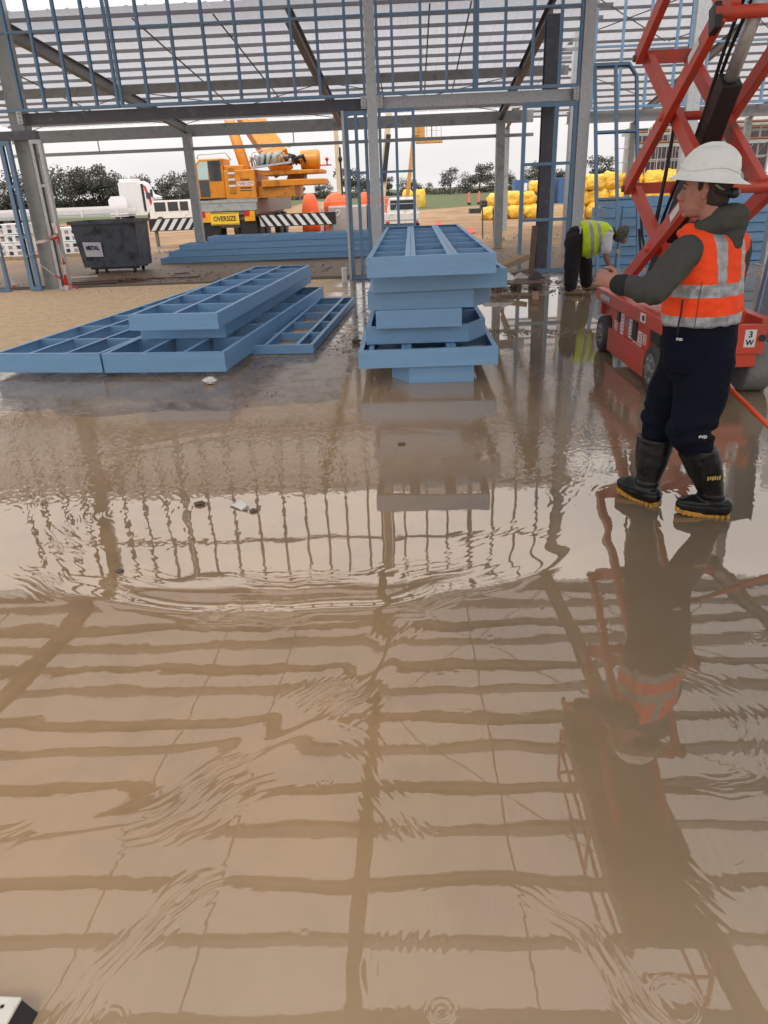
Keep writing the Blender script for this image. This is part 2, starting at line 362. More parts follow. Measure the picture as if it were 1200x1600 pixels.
mr = N(t, 'ShaderNodeMix', data_type='FLOAT'); lk(dry, mr.inputs['Factor']); lk(rw, mr.inputs['A']); mr.inputs['B'].default_value = .9; lk(mr.outputs[0], b.inputs['Roughness'])
b.inputs['IOR'].default_value = 1.5
bp = N(t, 'ShaderNodeBump'); bp.inputs['Distance'].default_value = .004; lk(mth(t, 'MULTIPLY', n3, mth(t, 'MULTIPLY_ADD', dry, .9, .02)), bp.inputs['Height']); lk(bp.outputs[0], b.inputs['Normal'])
slab = MB()
SX0, SX1, SY0, SY1 = -17.0, 17.0, -9.0, 16.12
slab.b2((SX0, SY0, -.34), (SX1, SY1, 0))
tag(slab.build('concrete_slab', 'slab_concrete'), kind='structure', label='concrete floor slab, dusty at the far left and wet elsewhere')

# muddy rain water lying on the slab
t, b, lk = nodes_mat('muddy_water')
tc = N(t, 'ShaderNodeTexCoord').outputs['Object']; sp = N(t, 'ShaderNodeSeparateXYZ'); lk(tc, sp.inputs[0]); X, Y, Z = sp.outputs
def stretch(v, s):
    m = N(t, 'ShaderNodeMapping'); m.inputs['Scale'].default_value = s; lk(v, m.inputs[0]); return m.outputs[0]
na = noise_n(t, tc, .55, 2, .5); nb = noise_n(t, tc, 2.2, 3, .6); nc = noise_n(t, tc, 9, 2, .6)
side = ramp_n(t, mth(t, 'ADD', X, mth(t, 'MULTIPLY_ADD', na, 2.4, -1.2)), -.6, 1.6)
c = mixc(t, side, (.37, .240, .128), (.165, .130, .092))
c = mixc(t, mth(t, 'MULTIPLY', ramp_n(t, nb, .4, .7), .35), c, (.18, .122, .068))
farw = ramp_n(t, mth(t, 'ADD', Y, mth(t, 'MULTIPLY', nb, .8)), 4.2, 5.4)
c = mixc(t, mth(t, 'MULTIPLY', farw, mth(t, 'MULTIPLY_ADD', ramp_n(t, mth(t, 'ADD', X, na), .6, 1.9), -.62, .78)), c, (.47, .32, .185))  # paler silty mud, lightened further in place of the lean-to's bright reflection
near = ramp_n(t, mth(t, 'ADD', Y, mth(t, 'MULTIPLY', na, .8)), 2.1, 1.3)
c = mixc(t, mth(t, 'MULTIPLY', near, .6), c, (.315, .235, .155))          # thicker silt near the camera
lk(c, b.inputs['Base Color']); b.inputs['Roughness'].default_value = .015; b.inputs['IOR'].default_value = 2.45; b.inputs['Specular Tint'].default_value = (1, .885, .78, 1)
# only a fine shimmer is a bump; the ripples themselves are modelled in the mesh below
band = mth(t, 'MULTIPLY', ramp_n(t, mth(t, 'ADD', Y, mth(t, 'MULTIPLY', na, 1.2)), 4.6, 5.6), ramp_n(t, Y, 8.8, 6.4))
fine = noise_n(t, stretch(tc, (1, 1.35, 1)), 24, 1, .5, .5)
bp = N(t, 'ShaderNodeBump'); bp.inputs['Distance'].default_value = 1.0; bp.inputs['Strength'].default_value = 1.0
lk(mth(t, 'MULTIPLY', fine, mth(t, 'MULTIPLY_ADD', band, .00062, .00003)), bp.inputs['Height']); lk(bp.outputs[0], b.inputs['Normal'])
def pnoise(x, y, seed=0):
    """vectorised 2-D gradient noise, about -0.7..0.7"""
    xi = np.floor(x).astype(np.int64); yi = np.floor(y).astype(np.int64); xf = x-xi; yf = y-yi
    def g(ix, iy, dx, dy):
        h = (ix*374761393+iy*668265263+seed*974634777) & 0xffffffff; h = ((h ^ (h >> 13))*1274126177) & 0xffffffff; a = (h & 0xffff)/65536.0*2*np.pi
        return np.cos(a)*dx+np.sin(a)*dy
    u = xf*xf*xf*(xf*(xf*6-15)+10); v = yf*yf*yf*(yf*(yf*6-15)+10)
    return (g(xi, yi, xf, yf)*(1-u)+g(xi+1, yi, xf-1, yf)*u)*(1-v)+(g(xi, yi+1, xf, yf-1)*(1-u)+g(xi+1, yi+1, xf-1, yf-1)*u)*v
def nsst(a, b, x): q = np.clip((x-a)/(b-a), 0, 1); return q*q*(3-2*q)
yr = [.5]
while yr[-1] < 5.6: yr.append(yr[-1]+max(.0052, .0042*yr[-1]))
yr = np.array(yr); NC = 760
uu = np.linspace(-1, 1, NC); PYg = np.repeat(yr[:, None], NC, 1); PXg = uu[None, :]*(.60*yr[:, None]+.42)-.04*yr[:, None]
def ripples(x, y):
    lo = pnoise(x*.9, y*.9, 3); calm = nsst(-.05, .25, pnoise(x*1.1+7, y*1.1, 4)); pt = nsst(-.12, .22, pnoise(x*2.4, y*2.4, 5))
    wob = pnoise(x*3.1, y*3.1, 6); jig = pnoise(x*11, y*11, 7); jig2 = pnoise(x*8+3, y*8, 17); fine = pnoise(x*26, y*34, 8)+.5*pnoise(x*47, y*60, 9)
    bandm = nsst(4.0, 4.8, y+.7*lo+.25*nsst(.2, -.6, x))
    left = nsst(-.3, -1.6, x)*nsst(3.0, 3.7, y)
    h = .00050*pnoise(x*2.6, y*4.0, 10)+.00012*pnoise(x*7, y*8, 11)+fine*(.00050*bandm+.00020*left+.00003*calm)+.00034*bandm*pnoise(x*13, y*15, 15)
    def pk(cx, cyy, rad, width, wl, amp, xmin=-99, xmax=99, ymax=99, ymin=-99, jit=2.2):
        r = np.hypot(x-cx, y-cyy)+.07*wob+.012*jig; q = r-rad
        e = np.exp(-(q/width)**2)*pt
        if xmin > -90: e = e*nsst(xmin, xmin+.35, x)
        if xmax < 90: e = e*nsst(xmax, xmax-.35, x)
        if ymax < 90: e = e*nsst(ymax, ymax-.35, y)
        if ymin > -90: e = e*nsst(ymin, ymin+.3, y)
        k = 2*np.pi/wl
        return amp*e*(.62*np.sin(r*k+jit*jig)+.38*np.sin(r*k*1.63+3.5*jig2+2*wob))
    h += pk(1.62, 3.68, 0, .34, .055, .00050)+pk(1.30, 3.95, .1, .26, .048, .00040)
    h += pk(-.635, 5.0, 2.28, .085, .034, .00042, ymax=4.8, xmax=.9)+pk(-.635, 5.0, 1.95, .14, .05, .00025, ymax=4.8)
    h += pk(-1.75, 3.9, 0, .42, .046, .00026)
    for cx, cyy, R0, am, m in ((-.635, 5.0, 2.28, .0010, nsst(4.9, 4.5, y)*nsst(1.3, .7, x)), (-.706, 3.425, 2.16, .0010, nsst(4.5, 4.75, y)*nsst(.5, .1, x)), (-1.63, 3.07, 1.66, .0006, nsst(-1.3, -.9, x)*nsst(2.75, 2.5, y))):
        q = np.hypot(x-cx, y-cyy)+.05*wob-R0                        # one broad curved wave front, with a trailing dip
        h += am*m*(np.exp(-(q/.045)**2)-.6*np.exp(-((q+.10)/.06)**2))
    h += pk(-1.63, 3.07, 1.62, .10, .030, .00050, xmin=-.75, ymax=2.7)+pk(-1.63, 3.07, 1.66, .16, .036, .00018, xmin=-1.4, xmax=-.2)
    h += pk(-1.0, 1.2, 1.02, .12, .034, .00012, xmin=-.6)
    h += pk(-.42, .59, 1.04, .045, .026, .00034, xmin=-.1)+pk(-.24, .92, .56, .055, .030, .00024, xmax=-.05)
    h += pk(.40, 1.05, .33, .12, .034, .00034, xmin=.38, jit=4)+pk(.9, 2.0, .3, .10, .03, .00012)
    rr = np.random.RandomState(4)
    for _ in range(70):                                             # rain drop rings
        yy = .9+4.2*rr.rand()**1.2; xx = -.04*yy+(rr.rand()*2-1)*(.55*yy+.3); R0 = .008+.045*rr.rand()**1.6; am = .00016*rr.rand()
        if rr.rand() < .45 and xx < .2: continue
        j0, j1 = np.searchsorted(yr, yy-.14), np.searchsorted(yr, yy+.14); q = np.hypot(x[j0:j1]-xx, y[j0:j1]-yy)
        h[j0:j1] += am*np.sin((q-R0)*2*np.pi/.013)*np.exp(-((q-R0)/.011)**2)
    edge_ = nsst(0, .12, 1-np.abs(uu))[None, :]*nsst(.5, .62, y)*nsst(5.6, 5.2, y)
    return h*edge_
PZg = ripples(PXg, PYg)
edge = [(-17, 6.4), (-9, 6.5), (-5, 6.12), (-3.4, 6.2), (-2.4, 5.98), (-1.3, 6.12), (-.75, 6.25), (-.55, 6.9), (-.4, 7.6), (-.15, 9.0), (.1, 10.6), (.5, 11.9), (1.1, 12.6), (1.7, 12.75), (2.3, 12.5), (2.6, 13.1), (3.1, 12.9), (3.6, 13.5), (4.6, 13.8), (6, 13.6), (9, 14.2), (17, 14)]
top = []
for (x0, y0), (x1, y1) in zip(edge[:-1], edge[1:]):
    n = max(2, int(math.hypot(x1-x0, y1-y0)/.045))
    for i in range(n):
        u = i/n; x = x0+(x1-x0)*u; y = y0+(y1-y0)*u
        k = .20*mnoise.noise((x*1.3, y*1.3, 1))+.10*mnoise.noise((x*4, y*4, 5))+.05*mnoise.noise((x*13, y*13, 9))
        nxn, nyn = -(y1-y0), (x1-x0); ln = math.hypot(nxn, nyn) or 1
        top.append((x+nxn/ln*k, y+nyn/ln*k))
top.append(edge[-1])
WZ = .004; NR = len(yr)
bm = bmesh.new(); ob = top+[(17, SY0), (-17, SY0)]
ov = [bm.verts.new((x, y, WZ)) for x, y in ob]
ring_i = [(0, k) for k in range(0, NC, 20)]+[(0, NC-1)]+[(j, NC-1) for j in range(20, NR-1, 20)]+[(NR-1, k) for k in range(NC-1, 0, -20)]+[(NR-1, 0)]+[(j, 0) for j in range(NR-21, 10, -20)]
seen = set(); ring_i = [q for q in ring_i if not (q in seen or seen.add(q))]
iv = [bm.verts.new((PXg[q], PYg[q], WZ)) for q in ring_i]
es = [bm.edges.new((ov[i], ov[(i+1) % len(ov)])) for i in range(len(ov))]+[bm.edges.new((iv[i], iv[(i+1) % len(iv)])) for i in range(len(iv))]
bmesh.ops.triangle_fill(bm, use_beauty=False, use_dissolve=False, edges=es, normal=(0, 0, 1))
fx0, fx1 = PXg[:, 0], PXg[:, -1]
kill = []
for f in bm.faces:
    c = f.calc_center_median()
    if .5 < c.y < yr[-1] and abs(c.x+.04*c.y) < .60*c.y+.42 and all(v in set(iv) for v in f.verts): kill.append(f)
bmesh.ops.delete(bm, geom=kill, context='FACES_ONLY')
me = bpy.data.meshes.new('tmp'); bm.to_mesh(me); bm.free()
fv = [tuple(v.co) for v in me.vertices]; ff = [tuple(p.vertices) if p.normal.z > 0 else tuple(p.vertices)[::-1] for p in me.polygons]; bpy.data.meshes.remove(me)
gv = np.stack([PXg.ravel(), PYg.ravel(), WZ+PZg.ravel()], 1); n0 = len(fv)
ii = (np.arange(NR-1)[:, None]*NC+np.arange(NC-1)[None, :]).ravel()+n0
gf = np.stack([ii, ii+1, ii+NC+1, ii+NC], 1)
me = bpy.data.meshes.new('water')
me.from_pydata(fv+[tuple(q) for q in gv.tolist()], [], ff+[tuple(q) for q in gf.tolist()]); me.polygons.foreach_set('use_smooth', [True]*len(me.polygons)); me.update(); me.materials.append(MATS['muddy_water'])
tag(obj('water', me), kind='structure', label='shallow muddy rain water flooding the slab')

# timber forms along the slab edge
for i, (x0, x1, dy, dz) in enumerate(((-12.5, -7.55, 0, .02), (-7.5, -3.9, .012, .0), (-3.86, -.75, 0, .015))):
    o = part('form_board', 'form_board', None, lambda b: b.b2((x0, SY1+.004+dy, -.27), (x1, SY1+.06+dy, .045+dz)), bevel=.004)
    tag(o, ('muddy form board at the slab edge below the taped left column', 'muddy form board at the slab edge in front of the skip', 'muddy form board at the slab edge behind the left frame stack')[i], 'timber', 'form boards along the slab edge')
# ------------------------------------------------------------------ steel shed over the camera
WY = 15.9                                    # wall line
RK = .10
def roofz(y): return 7.35-RK*(WY-y)           # main roof falls towards the camera
shed = thing('steel_shed', 'open galvanised steel portal frame shed with pale roof sheets over the wet slab', 'shed', (0, WY, 0))
def col(x, y, w, d, z1, m, z0=0.0, kind='rhs', bev=.006):
    def fn(b):
        if kind == 'i': b.ibeam((x, y, z0), (x, y, z1), w, d, .014, up=(0, 1, 0))
        else: b.b2((x-w/2, y-d/2, z0), (x+w/2, y+d/2, z1))
    return part('column', m, shed, fn, bevel=bev if kind == 'rhs' else 0)
col(-7.62, 16.22, .29, .30, 7.1, 'galv_grey')
c_mid = col(-.555, 15.87, .19, .20, 7.15, 'galv')
c_right = col(3.495, 15.87, .215, .20, 7.15, 'galv')
col(2.945, 16.5, .27, .26, 4.62, 'dark_steel', kind='i')
col(7.45, 15.87, .22, .20, 7.15, 'galv')
col(11.5, 15.87, .22, .2, 7.15, 'galv'); col(-11.7, 16.2, .29, .3, 7.1, 'galv_grey')
for x in (-11.7, -7.62, -.555, 3.495, 7.45, 11.5):
    col(x, -2.2, .22, .25, roofz(-2.2)-.3, 'galv_grey')
# base plates of the wall columns
for x in (-7.62, -.555, 3.495, 7.45):
    part('base_plate', 'galv_grey', shed, lambda b: b.b2((x-.2, 15.72 if x > -5 else 16.02, .0), (x+.2, 16.02 if x > -5 else 16.10, .018)))
# lintel beams
lb = part('lintel_beam', 'dark_steel', shed, lambda b: b.chan((-7.48, 15.99, 3.225), (-.655, 15.99, 3.225), .20, .16, .012, up=(0, -1, 0), lip=-1), label='dark primer coated lintel beam')
part('lintel_beam', 'galv', shed, lambda b: b.chan((-.455, 15.99, 3.235), (3.385, 15.99, 3.235), .20, .16, .012, up=(0, -1, 0), lip=-1))
part('lintel_beam', 'dark_steel', shed, lambda b: b.b2((-9.9, 15.86, 2.86), (-7.2, 16.03, 3.02)))
for (x, s) in ((-.655, -1), (-.455, 1), (3.385, -1), (-7.48, 1)):
    cl = part('cleat', 'galv', shed, lambda b: b.b2((x+s*.004 if s > 0 else x-.11, 15.805, 3.13), (x+.11 if s > 0 else x-.004, 15.822, 3.345)), bevel=.002)
    for zz in (3.17, 3.24, 3.31):
        part('bolt', 'galv_grey', cl, lambda b: b.tube((x+s*.06, 15.785, zz), (x+s*.06, 15.806, zz), .016, 6))
# rafters over the camera, purlins, bridging, roof sheets
for x in (-11.7, -7.62, -.72, 3.3, 7.45, 11.5):
    part('rafter', 'galv_grey' if abs(x) > 1 else 'grey_steel', shed, lambda b: b.ibeam((x, WY+.12, roofz(WY)-.17), (x, -2.4, roofz(-2.4)-.17), .17, .34, .014))
py = [15.62-.9*i for i in range(20)]
for i, y in enumerate(py):
    z = roofz(y)
    part('purlin', 'purlin', shed, lambda b: b.chan((-12.6, y, z+.09), (12.6, y, z+.09), .18, .07, .006, up=(0, 1, 0), lip=1 if i % 2 else -1))
for x in (-9.6, -4.1, -2.6, 1.25, 5.4, 9.4):
    part('bridging', 'purlin', shed, lambda b: b.tube((x, 15.6, roofz(15.6)+.07), (x, py[-1], roofz(py[-1])+.07), .016, 5))
for (x0, x1, y0, y1) in ((-.6, 3.2, 15.2, 10.6), (3.2, -.6, 15.2, 10.6), (3.4, 7.3, 15.2, 10.6), (7.3, 3.4, 15.2, 10.6), (-.6, 3.2, 10.2, 6.0), (3.4, 7.3, 10.2, 6.0)):
    part('brace_rod', 'dark_steel', shed, lambda b: b.tube((x0, y0, roofz(y0)-.03), (x1, y1, roofz(y1)-.03), .010, 5))
def sheet(b, x0, x1, y0, z0, y1, z1, pitch=.19, h=.028):
    n = int((x1-x0)/pitch); V = []; F = []; pts = []
    for i in range(n):
        x = x0+i*pitch; pts += [(x, 0), (x+.03, h), (x+.06, h), (x+.09, 0)]
    m = len(pts); V = [(x, y0, z0+q) for x, q in pts]+[(x, y1, z1+q) for x, q in pts]
    F = [(i, i+1, m+i+1, m+i) for i in range(m-1)]
    b.add(V, F)
part('roof_sheet', 'roof_sheet', shed, lambda b: sheet(b, -12.8, 12.85, WY+.35, roofz(WY+.35)+.185, -1.9, roofz(-1.9)+.185))
# right hand bay: the shed steps back to a rear wall line
RWY = 22.8
part('rear_beam', 'grey_steel', shed, lambda b: b.chan((4.6, RWY+.1, 3.33), (12.6, RWY+.1, 3.33), .29, .18, .012, up=(0, -1, 0), lip=-1))
col(7.95, RWY-.02, .36, .22, 7.9, 'galv', GZ); col(4.75, RWY, .22, .22, 7.9, 'galv', GZ); col(11.9, RWY, .3, .22, 7.9, 'galv', GZ)
def rz2(y): return 6.55-.155*(y-RWY)
for i in range(16):
    y = RWY+.5+i*.9
    part('purlin', 'purlin', shed, lambda b: b.chan((4.7, y, rz2(y)+.045), (17.0, y, rz2(y)+.045), .075, .06, .006, up=(0, 1, 0), lip=1))
for x in (4.75, 10.4, 15.5): part('rafter', 'grey_steel', shed, lambda b: b.ibeam((x, RWY+.2, rz2(RWY+.2)-.22), (x, 37, rz2(37)-.22), .16, .26, .014))
part('roof_sheet', 'roof_sheet', shed, lambda b: sheet(b, 4.6, 17.1, RWY+.3, rz2(RWY+.3)+.09, 37.2, rz2(37.2)+.09, .38, .02))
for (x0, x1, y0, y1) in ((5, 8.5, 23.4, 27.5), (8.5, 5, 23.4, 27.5), (8.6, 12, 23.4, 27.5), (12, 8.6, 23.4, 27.5), (5.2, 10, 29, 34)):
    part('brace_rod', 'dark_steel', shed, lambda b: b.tube((x0, y0, rz2(y0)-.1), (x1, y1, rz2(y1)-.1), .016, 5))
for x in (4.75, 10.4, 15.5): col(x, 37, .25, .25, rz2(37)-.3, 'galv_grey', GZ)

# ------------------------------------------------------------------ lean-to awning behind the wall
EY = 27.0
def lz(y): return 4.98-(y-16.2)*.0955
lean = thing('lean_to', 'low steel lean-to with pale sloping roof sheets behind the stud wall', 'awning', (0, EY, GZ))
for x, y0, x0 in ((-7.16, 16.4, -7.62), (-1.99, 16.4, -2.1), (3.265, 16.63, 2.95)):
    part('rafter', 'grey_steel' if x < 0 else 'dark_steel', lean, lambda b: b.ibeam((x0, y0, lz(y0)-.16), (x, EY+.05, lz(EY)-.16), .15, .26, .012))
for x in (-12.4, -7.16, 3.265):
    part('column', 'galv_grey', lean, lambda b: b.b2((x-.14, EY-.14, GZ), (x+.14, EY+.14, lz(EY)-.30)), bevel=.006)
for i in range(14):
    y = 16.7+i*.77
    part('purlin', 'purlin', lean, lambda b: b.chan((-13, y, lz(y)+.065), (4.3, y, lz(y)+.065), .065, .05, .005, up=(0, 1, 0), lip=1))
part('tie_beam', 'grey_steel', lean, lambda b: b.bar((-13, 21.6, lz(21.6)-.14), (4.3, 21.6, lz(21.6)-.14), .10, .20))
part('eave_beam', 'galv_grey', lean, lambda b: b.chan((-13.2, EY+.16, 3.745), (4.35, EY+.16, 3.745), .36, .12, .01, up=(0, -1, 0), lip=-1))
part('rail', 'galv_grey', lean, lambda b: b.bar((-13.2, EY+.02, 3.19), (4.35, EY+.02, 3.19), .09, .10))
for x in (-10.2, -9.5+5.9, 1.0): part('hanger', 'galv_grey', lean, lambda b: b.bar((x, EY+.02, 3.24), (x, EY+.02, 3.58), .03, .03))
part('roof_sheet', 'roof_sheet', lean, lambda b: sheet(b, -13.2, 4.4, 16.35, lz(16.35)+.105, EY+.4, lz(EY+.4)+.105, .38, .02))
for (x0, x1, y0, y1) in ((-7.1, -2.1, 22, 26.6), (-2.1, -7.1, 22, 26.6), (-1.9, 3.1, 22, 26.6), (3.1, -1.9, 22, 26.6), (-12.2, -7.2, 22, 26.6), (-7.2, -12.2, 22, 26.6)):
    part('brace_rod', 'dark_steel', lean, lambda b: b.tube((x0, y0, lz(y0)-.1), (x1, y1, lz(y1)-.1), .012, 5))
for x in (-11, -9.4, -5.2, -3.6, -.6, .6, 1.4):
    part('bridging', 'dark_steel', lean, lambda b: b.tube((x, 16.7, lz(16.7)-.0), (x+.1, 24.9, lz(24.9)-.0), .018, 5))

# ------------------------------------------------------------------ blue steel stud frames
def frame(label, cat, group, origin, ex, ey, W, Ln, T, studs, nogs, m='blue_steel', fl=.05, chamfer=None, name='stud_wall_frame', double=(), nogskip=(), studm=None):
    """flat frame of C channels: plates across W at both ends, studs along Ln, noggings between studs. local x across, y along, z = thickness"""
    ex = Vector(ex).normalized(); ey = Vector(ey).normalized(); ez = ex.cross(ey).normalized()
    r = thing(name, label, cat, origin, 0, group)
    r.rotation_euler = Matrix((ex, ey, ez)).transposed().to_euler()
    P = lambda nm, fn, mm=m: part(nm, mm, r, fn, local=True)
    ca, cb = (chamfer or (0, 0))               # chamfered near corners (left, right)
    P('end_plate', lambda b: b.chan((ca, 0, T/2), (W-cb, 0, T/2), T, fl, .004, up=(0, 1, 0)))
    P('end_plate', lambda b: b.chan((0, Ln, T/2), (W, Ln, T/2), T, fl, .004, up=(0, -1, 0)))
    if ca: P('corner_plate', lambda b: b.chan((.003, ca*1.6, T/2), (ca-.003, .004, T/2), T-.002, fl*.7, .004, up=(1, 1, 0)))
    if cb: P('corner_plate', lambda b: b.chan((W-cb+.003, .004, T/2), (W-.003, cb*1.6, T/2), T-.002, fl*.7, .004, up=(-1, 1, 0)))
    t2 = T-.007; e = .0045
    y0l = ca*1.6 if ca else e; y0r = cb*1.6 if cb else e
    P('stud', lambda b: b.chan((.003, y0l, T/2), (.003, Ln-e, T/2), t2, fl*.9, .004, up=(1, 0, 0)))
    P('stud', lambda b: b.chan((W-.003, y0r, T/2), (W-.003, Ln-e, T/2), t2, fl*.9, .004, up=(-1, 0, 0)))
    for x in studs:
        mm = (studm or {}).get(x, m)
        if x in double:
            P('stud', lambda b: b.chan((x-.0015, e, T/2), (x-.0015, Ln-e, T/2), t2, fl*.9, .004, up=(-1, 0, 0)), mm)
            P('stud', lambda b: b.chan((x+.0015, e, T/2), (x+.0015, Ln-e, T/2), t2, fl*.9, .004, up=(1, 0, 0)), mm)
        else:
            P('stud', lambda b: b.chan((x-fl*.45, e, T/2), (x-fl*.45, Ln-e, T/2), t2, fl*.9, .004, up=(1, 0, 0)), mm)
    cuts = [0.006]+[x for x in studs]+[W-.006]
    for y in nogs:
        for i in range(len(cuts)-1):
            if (y, i) in nogskip: continue
            a = cuts[i]+(fl*.47 if i else 0); c = cuts[i+1]-(fl*.47 if i < len(cuts)-2 else 0)
            if c-a < .03: continue
            P('nogging', lambda b: b.chan((a, y, T/2-.001), (c, y, T/2-.001), t2-.004, fl*.7, .004, up=(0, 1, 0)))
    return r
def wall(label, x0, x1, z0, z1, studs, nogs, y=WY, m='blue_steel', double=(), T=.09, fl=.055, cat='wall frame', group=None, studm=None, **k):
    return frame(label, cat, group, (x0, y, z0), (1, 0, 0), (0, 0, 1), x1-x0, z1-z0, T, [round(s-x0, 3) for s in studs], [n-z0 for n in nogs], m, fl, name='stud_wall_frame', double=[round(s-x0, 3) for s in double], studm={round(s-x0, 3): v for s, v in (studm or {}).items()}, **k)  # each object is an upright stud wall frame
G1 = 'blue stud wall frames of the clerestory'
wall('blue stud wall frame above the dark lintel, left of the double stud', -9.3, -5.43, 3.335, 7.1, (-8.85, -8.35, -7.85, -7.35, -6.89, -6.39, -5.87), (4.62, 6.05), group=G1)
wall('long blue stud wall frame above the dark lintel, left of the middle post', -5.40, -.66, 3.335, 7.1, (-4.86, -4.25, -3.65, -3.05, -2.52, -2.01, -1.53, -1.01), (4.62, 6.05), group=G1)
wall('blue stud wall frame above the galvanised lintel, right of the middle post', -.45, 3.38, 3.345, 7.1, (-.14, .39, .88, 1.42, 1.96, 2.48, 2.99), (4.62, 6.05), double=(1.42,), group=G1)
wall('narrow blue stud frame left of the middle post below the lintel', -1.10, -.66, .005, 3.10, (-.88,), (.75, 2.0), fl=.07, studm={-.88: 'blue_steel'})
part('jamb_post', 'galv', shed, lambda b: b.chan((-1.105, WY-.05, .005), (-1.105, WY-.05, 3.11), .16, .05, .006, up=(-1, 0, 0)))
wall('tall blue stud frame behind the right stack beside the middle post', -.45, .26, .005, 3.12, (-.10,), (1.0, 2.0), fl=.06)
wall('blue stud frame around the dark column right of the opening', 2.33, 3.38, .005, 3.11, (2.98,), (1.0, 2.02), fl=.08, double=())
wall('blue and grey jamb frame left of the taped column', -7.97, -7.74, .005, 2.85, (), (1.05, 2.0), fl=.09, T=.10)
wall('slim jamb frame to the right of the taped left column', -7.33, -7.10, .005, 2.85, (), (1.05, 2.0), fl=.07, T=.12, m='galv')
wall('lone blue stud frame at the left edge with tape tied to it', -8.75, -8.42, .005, 2.85, (), (1.0, 2.1), fl=.07)
G2 = 'blue stud wall frames of the rear wall'
wall('rear blue stud wall frame behind the leaning chamfered frame', 4.9, 7.72, 3.49, 7.2, (5.2, 5.92, 6.62, 7.34), (4.93, 6.2), y=RWY-.02, fl=.07, group=G2)
wall('rear blue stud wall frame behind the scissor arms, right of the wide post', 8.15, 11.6, 3.49, 7.2, (8.98, 9.76, 10.6), (4.93, 6.2), y=RWY-.02, fl=.07, group=G2)
# chamfered frame leaning back against the wall
frame('tall blue frame with chamfered top corner leaning by the right post', 'wall frame', None, (3.66, 16.02, 3.74), (1, 0, 0), (0, -.39, -1), .84, 4.0, .08, (.42,), (1.25, 2.5), fl=.06, name='stud_wall_frame', chamfer=(0, .16))
# ------------------------------------------------------------------ blue frames lying in stacks
def rot2(a): return (math.cos(a), math.sin(a), 0), (-math.sin(a), math.cos(a), 0)
def flat(label, x0, y0, z, W, Ln, T, studs, nogs, ang=0.0, group=None, chamfer=None, double=(), m='blue_tray', tilt=0.0, name='steel_frame'):
    ex, ey = rot2(R_(ang)); ex = (ex[0], ex[1], math.sin(R_(tilt)))
    return frame(label, 'steel frame', group, (x0, y0, z), ex, ey, W, Ln, T, studs, nogs, m, .05, chamfer, name, double)  # each object is a steel frame lying flat
GR = 'blue steel frames in the tall stack'
T = .165
flat('bottom frame of the tall stack with a chamfered left corner, in the water', -.15, 6.80, .005, .78, 5.0, T, (.40,), (1, 2, 3, 4), .4, GR, (.17, 0))
flat('wide frame second from the bottom of the tall stack', -.452, 6.75, .005+T, 1.30, 5.1, T, (.12, .45, .87), (.9, 1.8, 2.7, 3.6, 4.4), -.3, GR, None, (.45, .87), tilt=.25)
flat('frame third from the bottom of the tall stack with a dark chamfered right corner', -.385, 7.02, .012+2*T, 1.17, 4.9, T, (.35, .76), (.9, 1.8, 2.7, 3.6, 4.4), 0, GR, (0, .19), (.35,))
flat('narrow frame in the middle of the tall stack', -.28, 6.90, .014+3*T, .80, 4.9, T, (.27, .53), (.9, 1.8, 2.7, 3.6, 4.4), 0, GR)
flat('frame third from the top of the tall stack with a dark right corner', -.35, 6.92, .016+4*T, 1.17, 5.0, T, (.36, .72), (.9, 1.8, 2.7, 3.6, 4.4), .3, GR, (0, .19))
flat('frame second from the top of the tall stack, sticking out to the right', -.295, 6.84, .018+5*T, 1.22, 5.2, T, (.42, .82), (.9, 1.8, 2.7, 3.6, 4.4), .8, GR, tilt=.5)
flat('topmost frame of the tall stack, open with two double studs', -.325, 6.47, .024+6*T, 1.10, 5.35, T, (.375, .735), (.62, 1.45, 2.25, 3.05, 3.85, 4.6), -.6, GR, None, (.375, .735), tilt=.3)
GL = 'blue steel frames in the low left stack'
flat('left base frame of the low stack lying on the dusty slab', -4.45, 7.66, .05, 1.26, 5.7, .20, (.43, .85), (.85, 1.7, 2.55, 3.4, 4.25, 5.0), -8.0, GL)
flat('right base frame of the low stack, under the two raised frames', -3.175, 7.47, .05, 1.32, 5.3, .20, (.44, .88), (.85, 1.7, 2.55, 3.4, 4.25), -5.2, GL)
flat('lower of the two narrow frames on top of the low stack', -2.99, 8.20, .258, .98, 5.05, T, (.5,), (.9, 1.8, 2.7, 3.6, 4.3), -4.2, GL)
flat('topmost narrow frame of the low stack', -2.93, 7.74, .430, .97, 5.1, T, (.48,), (.75, 1.55, 2.35, 3.15, 3.95, 4.6), -4.2, GL)
flat('thin open frame lying on the wet slab right of the low stack', -1.87, 8.40, .006, .80, 3.95, .10, (.22, .60), (.8, 1.6, 2.4, 3.2), -3.6, GL)
for i, (x, y, a) in enumerate(((-3.3, 8.1, -6), (-3.05, 10.2, -6), (-2.8, 12.2, -6))):
    ex, ey = rot2(R_(a)); M3 = Matrix.Rotation(R_(a), 3, 'Z')
    o = part('timber_bearer', 'timber_wet', None, lambda b: b.box((x, y, .025), (2.1, .10, .046), rot=M3), bevel=.004)
    tag(o, ('front', 'middle', 'rear')[i]+' timber bearer under the low blue frame stack', 'timber', 'bearers under the low stack')
GP = 'long blue beams piled in the yard'
